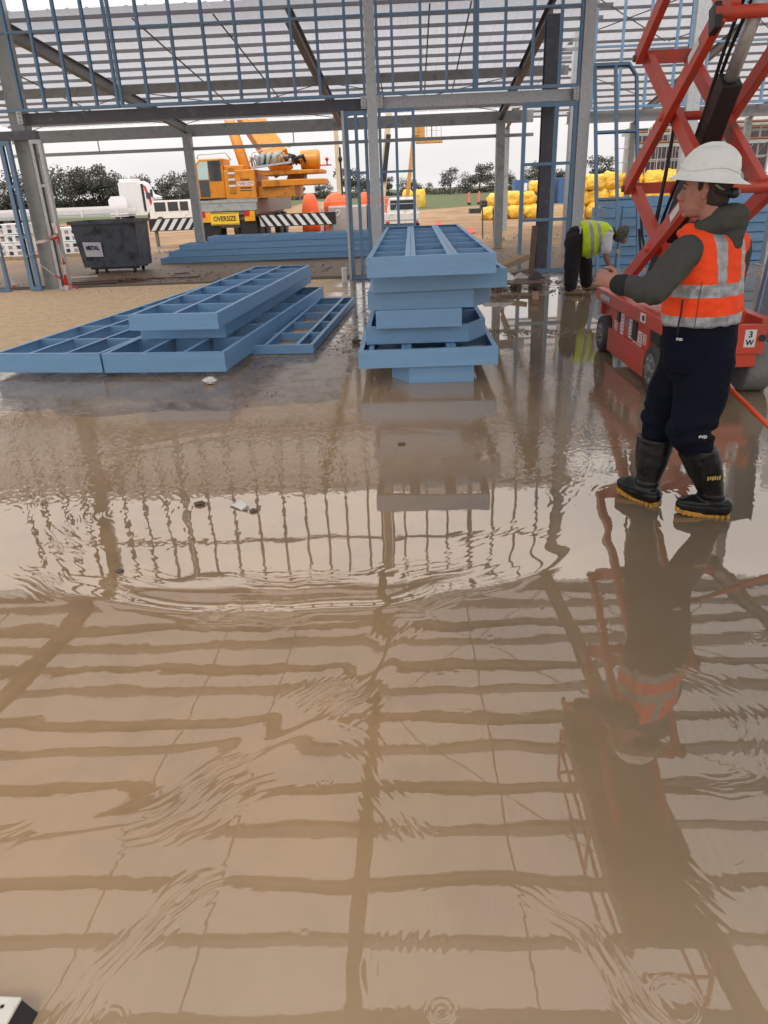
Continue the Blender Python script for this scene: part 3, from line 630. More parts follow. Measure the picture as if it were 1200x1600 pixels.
for i, (x0, x1, z, y, lb_) in enumerate(((-8.05, -1.0, GZ+.005, 25.0, 'lowest long blue frame of the pile in front of the crane'), (-7.76, -.9, GZ+.195, 25.06, 'second long blue frame from the ground in the pile by the crane'), (-7.38, -.8, GZ+.39, 25.1, 'third long blue frame from the ground in the pile by the crane'), (-6.45, -.95, GZ+.585, 25.2, 'top long blue frame of the pile in front of the crane'))):
    frame(lb_, 'steel frame', GP, (x1, y, z), (0, 1, 0), (-1, 0, 0), 1.25, x1-x0, .185, (.42, .84), [(x1-x0)*k/6 for k in range(1, 6)], 'blue_tray', .05, None, 'steel_frame')
GB = 'blue frames stacked behind the scissor lift'
for i in range(8):
    x0 = 4.0+.12*((i*7) % 3)+(.25 if i > 5 else 0)
    nm = ('bottom', 'second', 'third', 'fourth', 'fifth', 'sixth', 'seventh', 'top')[i]
    frame('%s frame%s of the blue stack behind the scissor lift' % (nm, '' if i in (0, 7) else ' from the ground'), 'steel frame', GB, (x0+5.2, 17.3+.05*((i*5) % 3), GZ+.03+i*.2), (0, 1, 0), (-1, 0, 0), 1.3, 5.0, .19, (.43, .86), (1.2, 2.4, 3.6), 'blue_tray', .05, None, 'steel_frame')
frame('open blue frame leaning on the far stack right of the orange vest', 'steel frame', None, (6.15, 12.2, .006), (1, 0, 0), (0, .35, 1), 1.9, 1.0, .09, (.4, .8, 1.2), (.5,), 'blue_steel', .05, None, 'steel_frame')
# ------------------------------------------------------------------ red scissor lift
lift = thing('scissor_lift', 'raised red scissor lift standing in the water behind the worker in orange', 'scissor lift', (2.52, 7.1, 0))
LX0, LX1, LYN, LYF = 2.13, 2.93, 6.0, 8.28
ch = part('chassis', 'red_paint', lift, lambda b: (b.b2((LX0+.06, LYN+.02, .25), (LX1-.06, LYF-.02, .50)), b.b2((LX0+.01, 6.52, .20), (LX0+.058, 7.72, .515)), b.b2((LX1-.058, 6.52, .2), (LX1-.01, 7.72, .515)),
    b.b2((LX0+.02, LYN, .36), (LX1-.02, LYN+.05, .60)), b.b2((LX0+.02, LYF-.05, .36), (LX1-.02, LYF, .60))), bevel=.008)
part('side_rail', 'red_paint', lift, lambda b: b.b2((LX0-.035, LYN+.02, .52), (LX0+.06, LYF, .645)), bevel=.008)
part('side_rail', 'red_paint', lift, lambda b: b.b2((LX1-.06, LYN+.02, .52), (LX1+.03, LYF, .645)), bevel=.008)
part('deck_plate', 'red_paint', lift, lambda b: b.b2((LX0+.065, LYN+.06, .505), (LX1-.065, LYF-.06, .535)))
for s, x in ((-1, LX0), (1, LX1)):
    part('pothole_guard', 'red_paint', lift, lambda b: b.b2((x-.02 if s < 0 else x-.005, 6.50, .07), (x+.005 if s < 0 else x+.02, 7.74, .30)), bevel=.006)
# recessed bays, levers and decals on the near side
xs_ = LX0-.001
part('control_recess', 'black', lift, lambda b: (b.b2((xs_-.004, 6.18, .41), (xs_+.008, 6.44, .512)), b.b2((xs_+.002, 6.86, .33), (xs_+.0125, 7.0, .50)), b.b2((xs_+.002, 7.44, .40), (xs_+.0125, 7.53, .505))))
for (y0, y1, z0, z1, m) in ((7.30, 7.40, .30, .50, 'sticker'), (7.52, 7.62, .30, .40, 'sticker'), (6.98, 7.12, .315, .49, 'sticker'), (6.70, 6.82, .30, .43, 'sticker'), (6.84, 6.96, .22, .315, 'sticker'), (6.58, 6.66, .34, .43, 'sticker'), (7.16, 7.25, .40, .46, 'sticker_grey')):
    d = part('decal', m, lift, lambda b: b.b2((xs_+.0085, y0, z0), (xs_+.0115, y1, z1)))
    if m == 'sticker':
        for k in range(5):
            zz = z0+(z1-z0)*(.16+.17*k)
            part('decal_line', 'sticker_grey' if k % 2 else 'ink_red', d, lambda b: b.b2((xs_+.0065, y0+.012, zz-.004), (xs_+.0095, y1-.02-.015*(k % 3), zz+.004)))
dd = part('decal', 'sticker', lift, lambda b: b.b2((LX0-.039, 6.52, .545), (LX0-.0345, 6.66, .62))); part('decal_line', 'ink', dd, lambda b: (b.b2((LX0-.041, 6.535, .56), (LX0-.0385, 6.60, .605)),))
dd = part('decal', 'sticker_grey', lift, lambda b: b.b2((LX0-.0385, 7.70, .55), (LX0-.0345, 8.10, .615)))
for k in range(6): part('decal_line', 'sticker', dd, lambda b: b.b2((LX0-.0405, 7.73+.06*k, .56), (LX0-.038, 7.755+.06*k, .605)))
dd = part('decal', 'sticker', lift, lambda b: b.b2((2.74, LYN-.004, .42), (2.83, LYN+.0005, .56)))
lettering('3', .07, 'ink', (2.785, LYN-.005, .52), (1, 0, 0), (0, 0, 1), dd, .002); lettering('W', .06, 'ink', (2.785, LYN-.005, .455), (1, 0, 0), (0, 0, 1), dd, .002)
part('end_light', 'black', lift, lambda b: b.tube((2.88, LYN-.012, .49), (2.88, LYN+.005, .49), .028, 12), smooth=False)
def wheel(x, y, s, r, w, m):
    wh = part('wheel', m, lift, lambda b: b.loft([((x+s*q*w, y, r), (0, r*k, 0), (0, 0, r*k)) for q, k in ((-.5, .80), (-.5, .93), (-.40, 1), (.40, 1), (.5, .93), (.5, .80))], 28), smooth=True)
    part('rim', 'chassis_grey', wh, lambda b: b.loft([((x+s*(.5*w-.012), y, r), (0, r*.68, 0), (0, 0, r*.68)), ((x+s*(.5*w+.004), y, r), (0, r*.62, 0), (0, 0, r*.62)), ((x+s*(.5*w+.006), y, r), (0, r*.25, 0), (0, 0, r*.25)), ((x+s*(.5*w+.035), y, r), (0, r*.2, 0), (0, 0, r*.2))], 20))
    for k in range(6):
        a = k*math.pi/3; yy, zz = y+r*.44*math.cos(a), r+r*.44*math.sin(a)
        part('wheel_nut', 'galv_grey', wh, lambda b: b.tube((x+s*(.5*w), yy, zz), (x+s*(.5*w+.018), yy, zz), .014, 6))
wheel(LX0+.03, 8.0, -1, .19, .12, 'rubber'); wheel(LX0+.02, 6.24, -1, .205, .13, 'rubber'); wheel(LX1+.02, 6.24, 1, .205, .22, 'tyre_grey'); wheel(LX1-.03, 8.0, 1, .19, .12, 'rubber')
# scissor stack
ZP = [.66, 1.62, 2.72, 3.80, 4.86]; YF, YN = 7.85, 5.95
for i in range(4):
    z0, z1 = ZP[i], ZP[i+1]
    for x in (2.20, 2.745): part('scissor_arm', 'red_paint', lift, lambda b: b.bar((x, YF, z0), (x, YN, z1), .065, .125, up=(0, 0, 1)), bevel=.006)
    for x in (2.285, 2.66): part('scissor_arm', 'red_paint', lift, lambda b: b.bar((x, YN, z0), (x, YF, z1), .065, .125, up=(0, 0, 1)), bevel=.006)
    zc, yc = (z0+z1)/2, (YF+YN)/2
    part('pivot_tube', 'red_paint', lift, lambda b: b.tube((2.15, yc, zc), (2.80, yc, zc), .035, 12), smooth=True)
    for y in ((YN,) if i else ()):
        part('pivot_tube', 'red_paint', lift, lambda b: b.tube((2.15, y, z0), (2.80, y, z0), .042, 12), smooth=True)
    if i:
        part('cross_tube', 'red_paint', lift, lambda b: b.bar((2.24, YF-.03, z0), (2.705, YF-.03, z0), .08, .10))
        for x in (2.172, 2.778): part('end_block', 'black', lift, lambda b: b.box((x, YN+.02, z0-.03), (.05, .12, .17), rot=Matrix.Rotation(R_(-18), 3, 'X')), bevel=.008)
        for x in (2.163, 2.787): part('pin_head', 'dark_steel', lift, lambda b: b.tube((x-.012, YF, z0), (x+.012, YF, z0), .03, 10))
        part('warning_decal', 'sticker', lift, lambda b: b.box((2.165, YN+.36, z0-.19*(z1-z0)/1.08+.02), (.003, .20, .06), rot=Matrix.Rotation(-math.atan2(z1-z0, YF-YN), 3, 'X')))
cyl = part('lift_cylinder', 'black', lift, lambda b: b.bar((2.47, 7.60, .72), (2.47, 6.32, 2.36), .15, .16), bevel=.01)
part('cylinder_rod', 'galv', lift, lambda b: b.tube((2.47, 6.34, 2.34), (2.47, 5.98, 2.80), .05, 14), smooth=True)
for k in range(3):
    x = 2.40+.045*k
    pts = [(x, 7.5-1.5*u+.05*math.sin(u*9+k), .9+1.9*u+.09+.06*math.sin(3*u)) for u in [j/10 for j in range(11)]]
    part('hose', 'hose', lift, lambda b: b.path(pts, .015, 6), smooth=True)
for k, x in enumerate((2.33, 2.36)):
    pts = [(x, 7.75+.08*k-.75*u, 1.25+.12*k-.45*math.sin(math.pi*u)+1.0*u*u) for u in [j/12 for j in range(13)]]
    part('hose', 'hose', lift, lambda b: b.path(pts, .014, 6), smooth=True)
for k in range(3):
    pts = [(2.12-.02*k, 6.9-.12*k, 5.0-1.35*u-.12*k*u) if u < .95 else (2.13, 6.9-.12*k, 5.0-1.4*u) for u in [j/8 for j in range(9)]]
    part('hose', 'hose', lift, lambda b: b.path(pts, .014, 6), smooth=True)
plat = part('platform', 'dark_steel', lift, lambda b: (b.b2((2.02, 4.72, 4.98), (2.93, 8.1, 5.10)), b.b2((2.02, 4.72, 5.10), (2.035, 8.1, 5.27)), b.b2((2.915, 4.72, 5.10), (2.93, 8.1, 5.27))))
for z in (5.6, 6.1):
    part('guard_rail', 'red_paint', plat, lambda b: (b.bar((2.05, 4.75, z), (2.05, 8.08, z), .035, .035), b.bar((2.90, 4.75, z), (2.90, 8.08, z), .035, .035), b.bar((2.05, 4.75, z), (2.90, 4.75, z), .034, .034), b.bar((2.05, 8.08, z), (2.90, 8.08, z), .034, .034)))
for x in (2.05, 2.90):
    for y in (4.75, 6.4, 8.08): part('guard_post', 'red_paint', plat, lambda b: b.bar((x, y, 5.10), (x, y, 6.1), .036, .036))
# dark channel leaning on the lift
lc = thing('steel_channel', 'dark steel channel with blue edge leaning beside the scissor lift at the right edge', 'steel channel', (3.1, 6.5, 0))
q0, q1 = Vector((3.075, 6.50, .0)), Vector((3.37, 6.86, 1.55)); qd = (q1-q0).normalized(); qs = qd.cross(Vector((0, -1, .2))).normalized()
part('web', 'dark_steel', lc, lambda b: b.bar(q0, q1, .19, .012, up=(0, -1, .2)))
for sgn in (1, -1): part('flange', 'blue_steel', lc, lambda b: b.bar(q0+qs*sgn*.102+Vector((0, -.03, .005)), q1+qs*sgn*.102+Vector((0, -.03, .005)), .012, .07, up=(0, -1, .2)))
for k in (.3, .45, .6, .75): part('rivet', 'galv', lc, lambda b: b.ball(q0.lerp(q1, k)+Vector((0, -.009, .002)), .010, 8, 4))
# ------------------------------------------------------------------ yard: skip, crane, vehicles, bundles
sk = thing('skip_bin', 'stained dark steel skip bin on castors with a white METAL sign', 'skip bin', (-8.7, 22.7, GZ))
def skipbody(b):
    o = [(-9.66, 22.3), (-7.78, 22.3), (-7.78, 23.5), (-9.66, 23.5)]; u = [(-9.52, 22.42), (-7.80, 22.42), (-7.80, 23.4), (-9.52, 23.4)]
    zb, zt, th = -.10, 1.16, .03
    V = [(x, y, zb) for x, y in u]+[(x, y, zt) for x, y in o]+[(x+(th if i in (0, 3) else -th), y+(th if i < 2 else -th), zt) for i, (x, y) in enumerate(o)]+[(x+(th if i in (0, 3) else -th), y+(th if i < 2 else -th), zb+th) for i, (x, y) in enumerate(u)]
    F = [(3, 2, 1, 0)]+[(i, (i+1) % 4, 4+(i+1) % 4, 4+i) for i in range(4)]+[(4+i, 4+(i+1) % 4, 8+(i+1) % 4, 8+i) for i in range(4)]+[(8+i, 8+(i+1) % 4, 12+(i+1) % 4, 12+i) for i in range(4)]+[(12, 13, 14, 15)]
    b.add(V, F)
part('body', 'skip_steel', sk, skipbody)
part('rim', 'skip_steel', sk, lambda b: (b.b2((-9.72, 22.24, 1.10), (-7.72, 22.30, 1.19)), b.b2((-9.72, 23.5, 1.10), (-7.72, 23.56, 1.19)), b.b2((-9.72, 22.3, 1.1), (-9.66, 23.5, 1.19)), b.b2((-7.78, 22.3, 1.1), (-7.72, 23.5, 1.19))))
part('fork_pocket', 'black', sk, lambda b: (b.b2((-9.4, 22.36, .12), (-9.22, 22.40, 1.02)),))
part('skid', 'black', sk, lambda b: (b.b2((-9.35, 22.45, -.16), (-7.9, 22.55, -.10)), b.b2((-9.35, 23.2, -.16), (-7.9, 23.3, -.10))))
for x in (-9.2, -8.05):
    for y in (22.5, 23.25):
        cw = part('castor', 'black', sk, lambda b: (b.tube((x-.03, y, GZ+.062), (x+.03, y, GZ+.062), .06, 12),))
        part('fork', 'dark_steel', cw, lambda b: (b.b2((x-.045, y-.02, GZ+.06), (x-.035, y+.02, -.16)), b.b2((x+.035, y-.02, GZ+.06), (x+.045, y+.02, -.16))))
sg = part('sign', 'sign_white', sk, lambda b: b.add([(-9.40, 22.285, .62), (-8.86, 22.285, .60), (-8.87, 22.355, .20), (-9.38, 22.355, .21), (-9.40, 22.295, .62), (-8.86, 22.295, .60), (-8.87, 22.365, .20), (-9.38, 22.365, .21)], [(0, 1, 2, 3), (7, 6, 5, 4), (0, 4, 5, 1), (1, 5, 6, 2), (2, 6, 7, 3), (3, 7, 4, 0)]))
lettering('METAL', .155, 'ink_navy', (-9.13, 22.303, .45), (1, 0, -.03), (0, -.17, 1), sg, .008, .80)

# --- mobile crane
cr_ = thing('mobile_crane', 'yellow mobile crane parked with striped outriggers spread behind the blue pile', 'crane', (-7.4, 34, GZ))
part('carrier', 'chassis_grey', cr_, lambda b: (b.b2((-8.68, 33.0, .95), (-6.2, 43.5, 1.55)), b.b2((-8.3, 33.1, .45), (-6.6, 43.2, .95))), bevel=.02)
part('rear_panel', 'galv_grey', cr_, lambda b: (b.b2((-8.68, 32.95, 1.12), (-6.18, 33.02, 1.52)), b.b2((-8.74, 32.93, 1.44), (-6.12, 33.05, 1.54))))
for x0 in (-8.6, -6.95): part('mudflap', 'black', cr_, lambda b: b.b2((x0, 33.0, -.05), (x0+.7, 33.04, .75)))
for x0 in (-8.60, -6.72):
    part('tail_light', 'lamp_red', cr_, lambda b: b.b2((x0, 32.90, .88), (x0+.22, 32.955, 1.10))); part('tail_light', 'lamp_amber', cr_, lambda b: b.b2((x0+.225, 32.90, .70), (x0+.44, 32.955, 1.10))); part('tail_light', 'lamp_amber', cr_, lambda b: b.b2((x0, 32.90, .70), (x0+.22, 32.955, .876)))
sg = part('sign', 'sign_yellow', cr_, lambda b: b.b2((-8.17, 32.88, .58), (-6.96, 32.90, 1.07)))
part('sign_border', 'ink', sg, lambda b: (b.b2((-8.15, 32.874, 1.03), (-6.98, 32.881, 1.05)), b.b2((-8.15, 32.874, .60), (-6.98, 32.881, .62))))
lettering('OVERSIZE', .27, 'ink', (-7.565, 32.875, .82), (1, 0, 0), (0, 0, 1), sg, .006, .82)
for y in (34.2, 35.9, 39.8, 41.6):
    for x, s in ((-8.5, -1), (-6.4, 1)):
        wh = part('wheel', 'rubber', cr_, lambda b: b.loft([((x+s*q*.3, y, GZ+.56), (0, .56*k, 0), (0, 0, .56*k)) for q, k in ((-.5, .8), (-.5, .95), (-.4, 1), (.4, 1), (.5, .95), (.5, .6))], 20))
for (x0, x1) in ((-10.96, -8.69), (-6.19, -2.9)):
    og = part('outrigger', 'black', cr_, lambda b: (b.b2((x0, 33.25, .42), (x1, 33.55, .92)),))
    n = int((x1-x0)/.36)
    for k in range(n):
        xa = x0+.06+k*.36 if x0 < -9 else x0+.06+k*.36
        sl = .42 if x0 < -9 else -.42
        def st(b):
            xs2 = [xa, xa+.19, xa+.19+sl*.8, xa+sl*.8]; xs2 = [min(max(q, x0+.01), x1-.01) for q in xs2]
            b.add([(xs2[0], 33.246, .45), (xs2[1], 33.246, .45), (xs2[2], 33.246, .89), (xs2[3], 33.246, .89), (xs2[0], 33.2495, .45), (xs2[1], 33.2495, .45), (xs2[2], 33.2495, .89), (xs2[3], 33.2495, .89)], [(0, 1, 2, 3), (0, 4, 5, 1), (1, 5, 6, 2), (2, 6, 7, 3), (3, 7, 4, 0)])
        part('stripe', 'white_paint', og, st)
    xe = x0+.22 if x0 < -9 else x1-.22
    part('jack_leg', 'chassis_grey', og, lambda b: (b.tube((xe, 33.4, GZ+.05), (xe, 33.4, .42), .08, 10), b.tube((xe, 33.4, GZ), (xe, 33.4, GZ+.07), .32, 14, .22)))
cab = part('cab', 'crane_yellow', cr_, lambda b: b.add([(-8.60, 33.1, 1.62), (-7.45, 33.1, 1.62), (-7.45, 33.1, 3.14), (-8.42, 33.1, 3.14), (-8.60, 33.1, 2.95), (-8.60, 34.6, 1.62), (-7.45, 34.6, 1.62), (-7.45, 34.6, 3.14), (-8.42, 34.6, 3.14), (-8.60, 34.6, 2.95)], [(0, 1, 2, 3, 4), (9, 8, 7, 6, 5), (0, 5, 6, 1), (1, 6, 7, 2), (2, 7, 8, 3), (3, 8, 9, 4), (4, 9, 5, 0)]), bevel=.04)
part('window', 'cab_glass', cab, lambda b: b.add([(-8.52, 33.085, 2.36), (-8.10, 33.085, 2.36), (-8.08, 33.085, 3.03), (-8.40, 33.085, 3.03), (-8.52, 33.085, 2.9), (-8.52, 33.095, 2.36), (-8.10, 33.095, 2.36), (-8.08, 33.095, 3.03), (-8.40, 33.095, 3.03), (-8.52, 33.095, 2.9)], [(0, 1, 2, 3, 4), (9, 8, 7, 6, 5)]+[(i, 5+i, 5+(i+1) % 5, (i+1) % 5) for i in range(5)]))
part('window', 'glass', cab, lambda b: b.b2((-8.06, 33.083, 2.30), (-7.55, 33.097, 3.06))); part('window', 'glass', cab, lambda b: b.b2((-8.52, 33.083, 1.70), (-8.10, 33.097, 2.33)))
part('roof_rail', 'galv', cab, lambda b: b.path([(-8.5, 33.2, 3.14), (-8.45, 33.2, 3.30), (-7.3, 33.2, 3.34), (-7.1, 33.2, 3.05)], .025, 6), smooth=True)
en = part('engine_housing', 'crane_yellow', cr_, lambda b: (b.b2((-7.44, 33.06, 1.58), (-6.15, 36.5, 2.68)), b.b2((-7.44, 33.2, 2.68), (-6.6, 34.6, 2.86))), bevel=.03)
for k in range(4):
    part('step', 'white_paint' if k else 'crane_dark', en, lambda b: b.b2((-7.26, 33.03, 1.80+k*.24), (-6.98, 33.065, 1.88+k*.24)))
    part('step_recess', 'crane_dark', en, lambda b: b.b2((-7.25, 33.045, 1.89+k*.24), (-6.99, 33.063, 2.03+k*.24)))
lettering('TWIN CITY', .15, 'ink_red', (-6.57, 33.055, 2.14), (1, 0, 0), (0, 0, 1), en, .004, .85)
part('print_panel', 'pale_blue', en, lambda b: b.b2((-6.92, 33.0565, 2.06), (-6.22, 33.0585, 2.23)))
lettering('Cranes', .13, 'ink', (-6.57, 33.055, 2.31), (1, 0, 0), (0, 0, 1), en, .004)
part('print_line', 'ink', en, lambda b: (b.b2((-6.80, 33.056, 1.96), (-6.34, 33.059, 2.01)), b.b2((-6.84, 33.056, 1.87), (-6.32, 33.059, 1.90))))
part('slew_body', 'crane_dark', cr_, lambda b: (b.b2((-6.14, 33.35, 1.56), (-4.55, 36.2, 2.02)),), bevel=.02)
for k, (x0, x1, z0, z1, y) in enumerate(((-5.9, -3.35, 2.42, 2.62, 33.3), (-5.92, -3.28, 1.98, 2.26, 33.2))):
    cwt = part('counterweight', 'crane_yellow', cr_, lambda b: b.add([(x0, y, z0), (x1, y+.25, z0+.03), (x1, y+2.0, z0+.03), (x0, y+2.2, z0), (x0, y, z1), (x1, y+.25, z1-.02), (x1, y+2.0, z1-.02), (x0, y+2.2, z1)], [(3, 2, 1, 0), (4, 5, 6, 7), (0, 1, 5, 4), (1, 2, 6, 5), (2, 3, 7, 6), (3, 0, 4, 7)]), bevel=.03)
    part('lifting_lug', 'crane_dark', cwt, lambda b: (b.b2((-5.4, y-.0, z0+.04), (-5.2, y+.03, z1-.03)),))
part('spacer', 'crane_dark', cr_, lambda b: b.b2((-4.9, 33.9, 2.22), (-4.2, 35, 2.44)))
wn = part('winch_drum', 'crane_yellow', cr_, lambda b: b.loft([((x, 34.2, 2.98), (0, r, 0), (0, 0, r)) for x, r in ((-4.32, .30), (-4.3, .37), (-3.62, .40), (-3.52, .36), (-3.5, .2))], 22), smooth=False)
part('beacon', 'lamp_red', cr_, lambda b: (b.b2((-3.5, 33.9, 2.72), (-3.0, 33.96, 2.77)), b.tube((-3.18, 33.93, 2.77), (-3.18, 33.93, 2.9), .03, 8), b.ball((-3.18, 33.93, 2.97), .08, 10, 6)))
part('walkway', 'galv', cr_, lambda b: b.add([(-6.3, 33.15, 2.70), (-4.6, 33.15, 2.85), (-4.6, 33.5, 2.85), (-6.3, 33.5, 2.70), (-6.3, 33.15, 2.78), (-4.6, 33.15, 2.93), (-4.6, 33.5, 2.93), (-6.3, 33.5, 2.78)], [(3, 2, 1, 0), (4, 5, 6, 7), (0, 1, 5, 4), (1, 2, 6, 5), (2, 3, 7, 6), (3, 0, 4, 7)]))
rnd = random.Random(3)
for k in range(16):
    x = -6.3+k*.125; r = rnd.uniform(.05, .14)
    part('hose_bundle', rnd.choice(('crane_yellow', 'crane_dark', 'black', 'galv_grey')), cr_, lambda b: b.path([(x, 33.6, 2.8), (x+rnd.uniform(-.15, .2), 33.5, 3.0+rnd.random()*.2), (x+rnd.uniform(.05, .3), 33.7, 3.05+rnd.random()*.25), (x+.35, 33.9, 2.85)], [r*.6, r, r, r*.5], 7), smooth=True)
part('hand_rail', 'galv', cr_, lambda b: b.path([(-6.4, 33.4, 2.9), (-6.2, 33.4, 3.3), (-5.0, 33.4, 3.55), (-4.6, 33.4, 3.45)], .02, 5), smooth=True)
part('boom', 'crane_yellow', cr_, lambda b: b.bar((-5.3, 35.0, 2.9), (-9.0, 40.0, 7.6), .95, 1.15, up=(0, -1, .6)), bevel=.05)
part('luffing_cylinder', 'crane_yellow', cr_, lambda b: b.tube((-6.75, 34.4, 2.7), (-7.9, 36.6, 5.6), .23, 14), smooth=True)

# --- truck, trailer, four wheel drive
tk = thing('truck', 'white prime mover with a red swoosh parked before the trees', 'truck', (-24.2, 72, GZ))
part('cab', 'white_paint', tk, lambda b: b.prof((-24.2, 71.0, 0), (-24.2, 73.4, 0), [(-1.5, 3.05), (-1.35, 3.25), (.25, 3.25), (.65, 3.0), (1.05, 2.1), (1.65, 1.9), (1.75, .35), (-1.5, .35)], up=(0, 0, 1)), bevel=.05)
part('sleeper_back', 'black', tk, lambda b: b.b2((-23.62, 70.97, .7), (-23.40, 70.995, 3.0)))
part('side_window', 'glass', tk, lambda b: b.b2((-23.25, 70.97, 1.75), (-22.85, 70.995, 2.25)))
part('swoosh', 'ink_red', tk, lambda b: b.add([(x, 70.98, z) for x, z in ((-23.45, 2.95), (-23.15, 2.75), (-22.75, 1.35), (-22.55, .95), (-22.95, 1.15))]+[(x, 70.992, z) for x, z in ((-23.45, 2.95), (-23.15, 2.75), (-22.75, 1.35), (-22.55, .95), (-22.95, 1.15))], [(0, 1, 2, 3, 4), (9, 8, 7, 6, 5)]+[(i, 5+i, 5+(i+1) % 5, (i+1) % 5) for i in range(5)]))
part('mirror', 'black', tk, lambda b: b.b2((-22.75, 70.7, 1.9), (-22.6, 70.95, 2.5)))
part('wind_deflector', 'white_paint', tk, lambda b: b.b2((-25.6, 71.1, 3.0), (-24.3, 73.3, 3.45)), bevel=.1)
for x in (-25.9, -22.9): part('wheel', 'rubber', tk, lambda b: b.tube((x, 70.95, GZ+.5), (x, 73.4, GZ+.5), .5, 18))
sp = thing('white_board', 'white board with cut corners standing behind the truck cab', 'board', (-25.8, 70.2, GZ))
part('face', 'sign_white', sp, lambda b: b.prof((-25.65, 70.20, 0), (-25.65, 70.26, 0), [(-.85, .35), (.8, .35), (.8, 1.75), (.5, 2.05), (-.55, 2.05), (-.85, 1.75)], up=(0, 0, 1)))
part('leg', 'galv_grey', sp, lambda b: b.b2((-25.7, 70.28, GZ), (-25.6, 70.34, 1.2)))
tr = thing('flatbed_trailer', 'long white flatbed trailer loaded with pale beams at the far left', 'trailer', (-32, 66, GZ))
for k in range(3): part('load_beam', 'white_paint', tr, lambda b: b.b2((-37.5, 65.0+.5*k, 1.10-.20*k), (-23.0+.5*k, 65.2+.5*k, 1.30-.20*k)))
part('deck', 'galv_grey', tr, lambda b: b.b2((-37.5, 64.9, .48), (-23.2, 67.3, .62)))
for x in (-36, -34.7, -33.4): part('wheel', 'rubber', tr, lambda b: b.tube((x, 64.95, GZ+.42), (x, 67.2, GZ+.42), .42, 16))
for x in (-35, -31, -27, -24): part('stanchion', 'white_paint', tr, lambda b: b.b2((x, 64.86, .5), (x+.12, 64.96, 1.1)))
def car(label, x0, y, L_, H_, Wd, m, name):
    c = thing(name, label, 'car', (x0, y, GZ))
    z = GZ
    part('body', m, c, lambda b: b.prof((x0, y, 0), (x0, y+Wd, 0), [(0, z+.35), (L_, z+.35), (L_, z+.95), (L_*.78, z+1.02), (L_*.70, z+H_), (L_*.08, z+H_), (0, z+1.0)], up=(0, 0, 1)), bevel=.05)
    for a, e in ((.10, .30), (.34, .52), (.555, .70)):
        part('window', 'glass', c, lambda b: b.b2((x0+L_*a, y-.012, z+1.08), (x0+L_*e, y+.002, z+H_-.12)))
    for a in (.18, .82):
        wh = part('wheel', 'rubber', c, lambda b: b.tube((x0+L_*a, y-.03, z+.36), (x0+L_*a, y+Wd+.03, z+.36), .36, 16)); part('rim', 'galv_grey', wh, lambda b: b.tube((x0+L_*a, y-.045, z+.36), (x0+L_*a, y-.02, z+.36), .2, 12))
    part('roof_rack', 'black', c, lambda b: b.b2((x0+L_*.1, y+.1, z+H_+.02), (x0+L_*.66, y+Wd-.1, z+H_+.09)))
    return c
car('white four wheel drive with dark windows between truck and crane', -19.6, 60, 4.4, 1.85, 1.8, 'ute_white', 'parked_car')
# wrapped white cartons on pallets, far left
G3 = 'white cartons stacked at the far left'
for k, (x0, x1, z0, z1, y, lb_) in enumerate(((-15.8, -14.75, GZ+.12, .32, 29.5, 'bottom printed white carton stack at the far left edge'), (-15.75, -14.8, .34, .62, 29.6, 'middle white carton layer at the far left edge'), (-15.8, -14.7, .64, 1.02, 29.7, 'top white carton layer at the far left edge'), (-13.75, -12.75, GZ+.12, .27, 30.0, 'lower white carton between taped column and skip'), (-13.7, -12.8, .29, .80, 30.1, 'upper white carton between taped column and skip'))):
    c = thing('carton', lb_, 'carton', (x0, y, z0), 0, G3)
    part('box', 'white_paint', c, lambda b: b.b2((x0, y, z0), (x1, y+1.0, z1)), bevel=.015)
    for j in range(6):
        xx = x0+.1+(j % 3)*(x1-x0)/3.2; zz = z0+.06+(j//3)*(z1-z0)*.45
        part('print', 'ink' if j % 2 else 'sticker_grey', c, lambda b: b.b2((xx, y-.004, zz), (xx+.16, y+.001, min(zz+.13, z1-.03))))
    if k in (0, 3):
        part('pallet', 'timber', c, lambda b: b.b2((x0-.03, y-.03, GZ), (x1+.03, y+1.03, z0-.004)))
# ute seen from behind
ut = thing('utility_truck', 'dusty white ute with a ladder rack seen through the middle studs', 'ute', (-.1, 36, GZ))
part('tray', 'ute_white', ut, lambda b: (b.b2((-.88, 35.0, .28), (.72, 37.4, .40)), b.b2((-.88, 35.0, .40), (.72, 35.05, .72)), b.b2((-.88, 35.05, .40), (-.83, 37.4, .72)), b.b2((.67, 35.05, .40), (.72, 37.4, .72))), bevel=.01)
part('tailgate', 'ute_white', ut, lambda b: b.b2((-.84, 34.97, .44), (.68, 34.998, .70)))
part('cab', 'ute_white', ut, lambda b: b.prof((-.80, 37.45, 0), (-.80, 39.2, 0), [(0, .2), (1.46, .2), (1.46, .75), (1.34, 1.32), (.12, 1.32), (0, .75)], up=(0, 0, 1)), bevel=.05)
part('rear_window', 'glass', ut, lambda b: b.b2((-.62, 37.43, .80), (.48, 37.449, 1.22)))
part('bonnet', 'ute_white', ut, lambda b: b.b2((-.78, 39.2, .2), (.64, 40.4, .72)), bevel=.06)
part('ladder_rack', 'galv', ut, lambda b: (b.bar((-.84, 35.3, .72), (-.84, 35.3, 1.42), .04, .04), b.bar((.68, 35.3, .72), (.68, 35.3, 1.42), .04, .04), b.bar((-.84, 35.3, 1.40), (.68, 35.3, 1.40), .04, .04), b.bar((-.84, 35.3, 1.1), (.68, 35.3, 1.1), .03, .03), b.bar((-.4, 35.3, .72), (-.15, 35.3, 1.38), .03, .03)))
part('chassis', 'black', ut, lambda b: b.b2((-.7, 35.1, -.02), (.55, 40.2, .27)))
for x in (-.78, .62):
    for y in (35.9, 39.5): part('wheel', 'rubber', ut, lambda b: b.tube((x-.1, y, GZ+.34), (x+.1, y, GZ+.34), .34, 16))
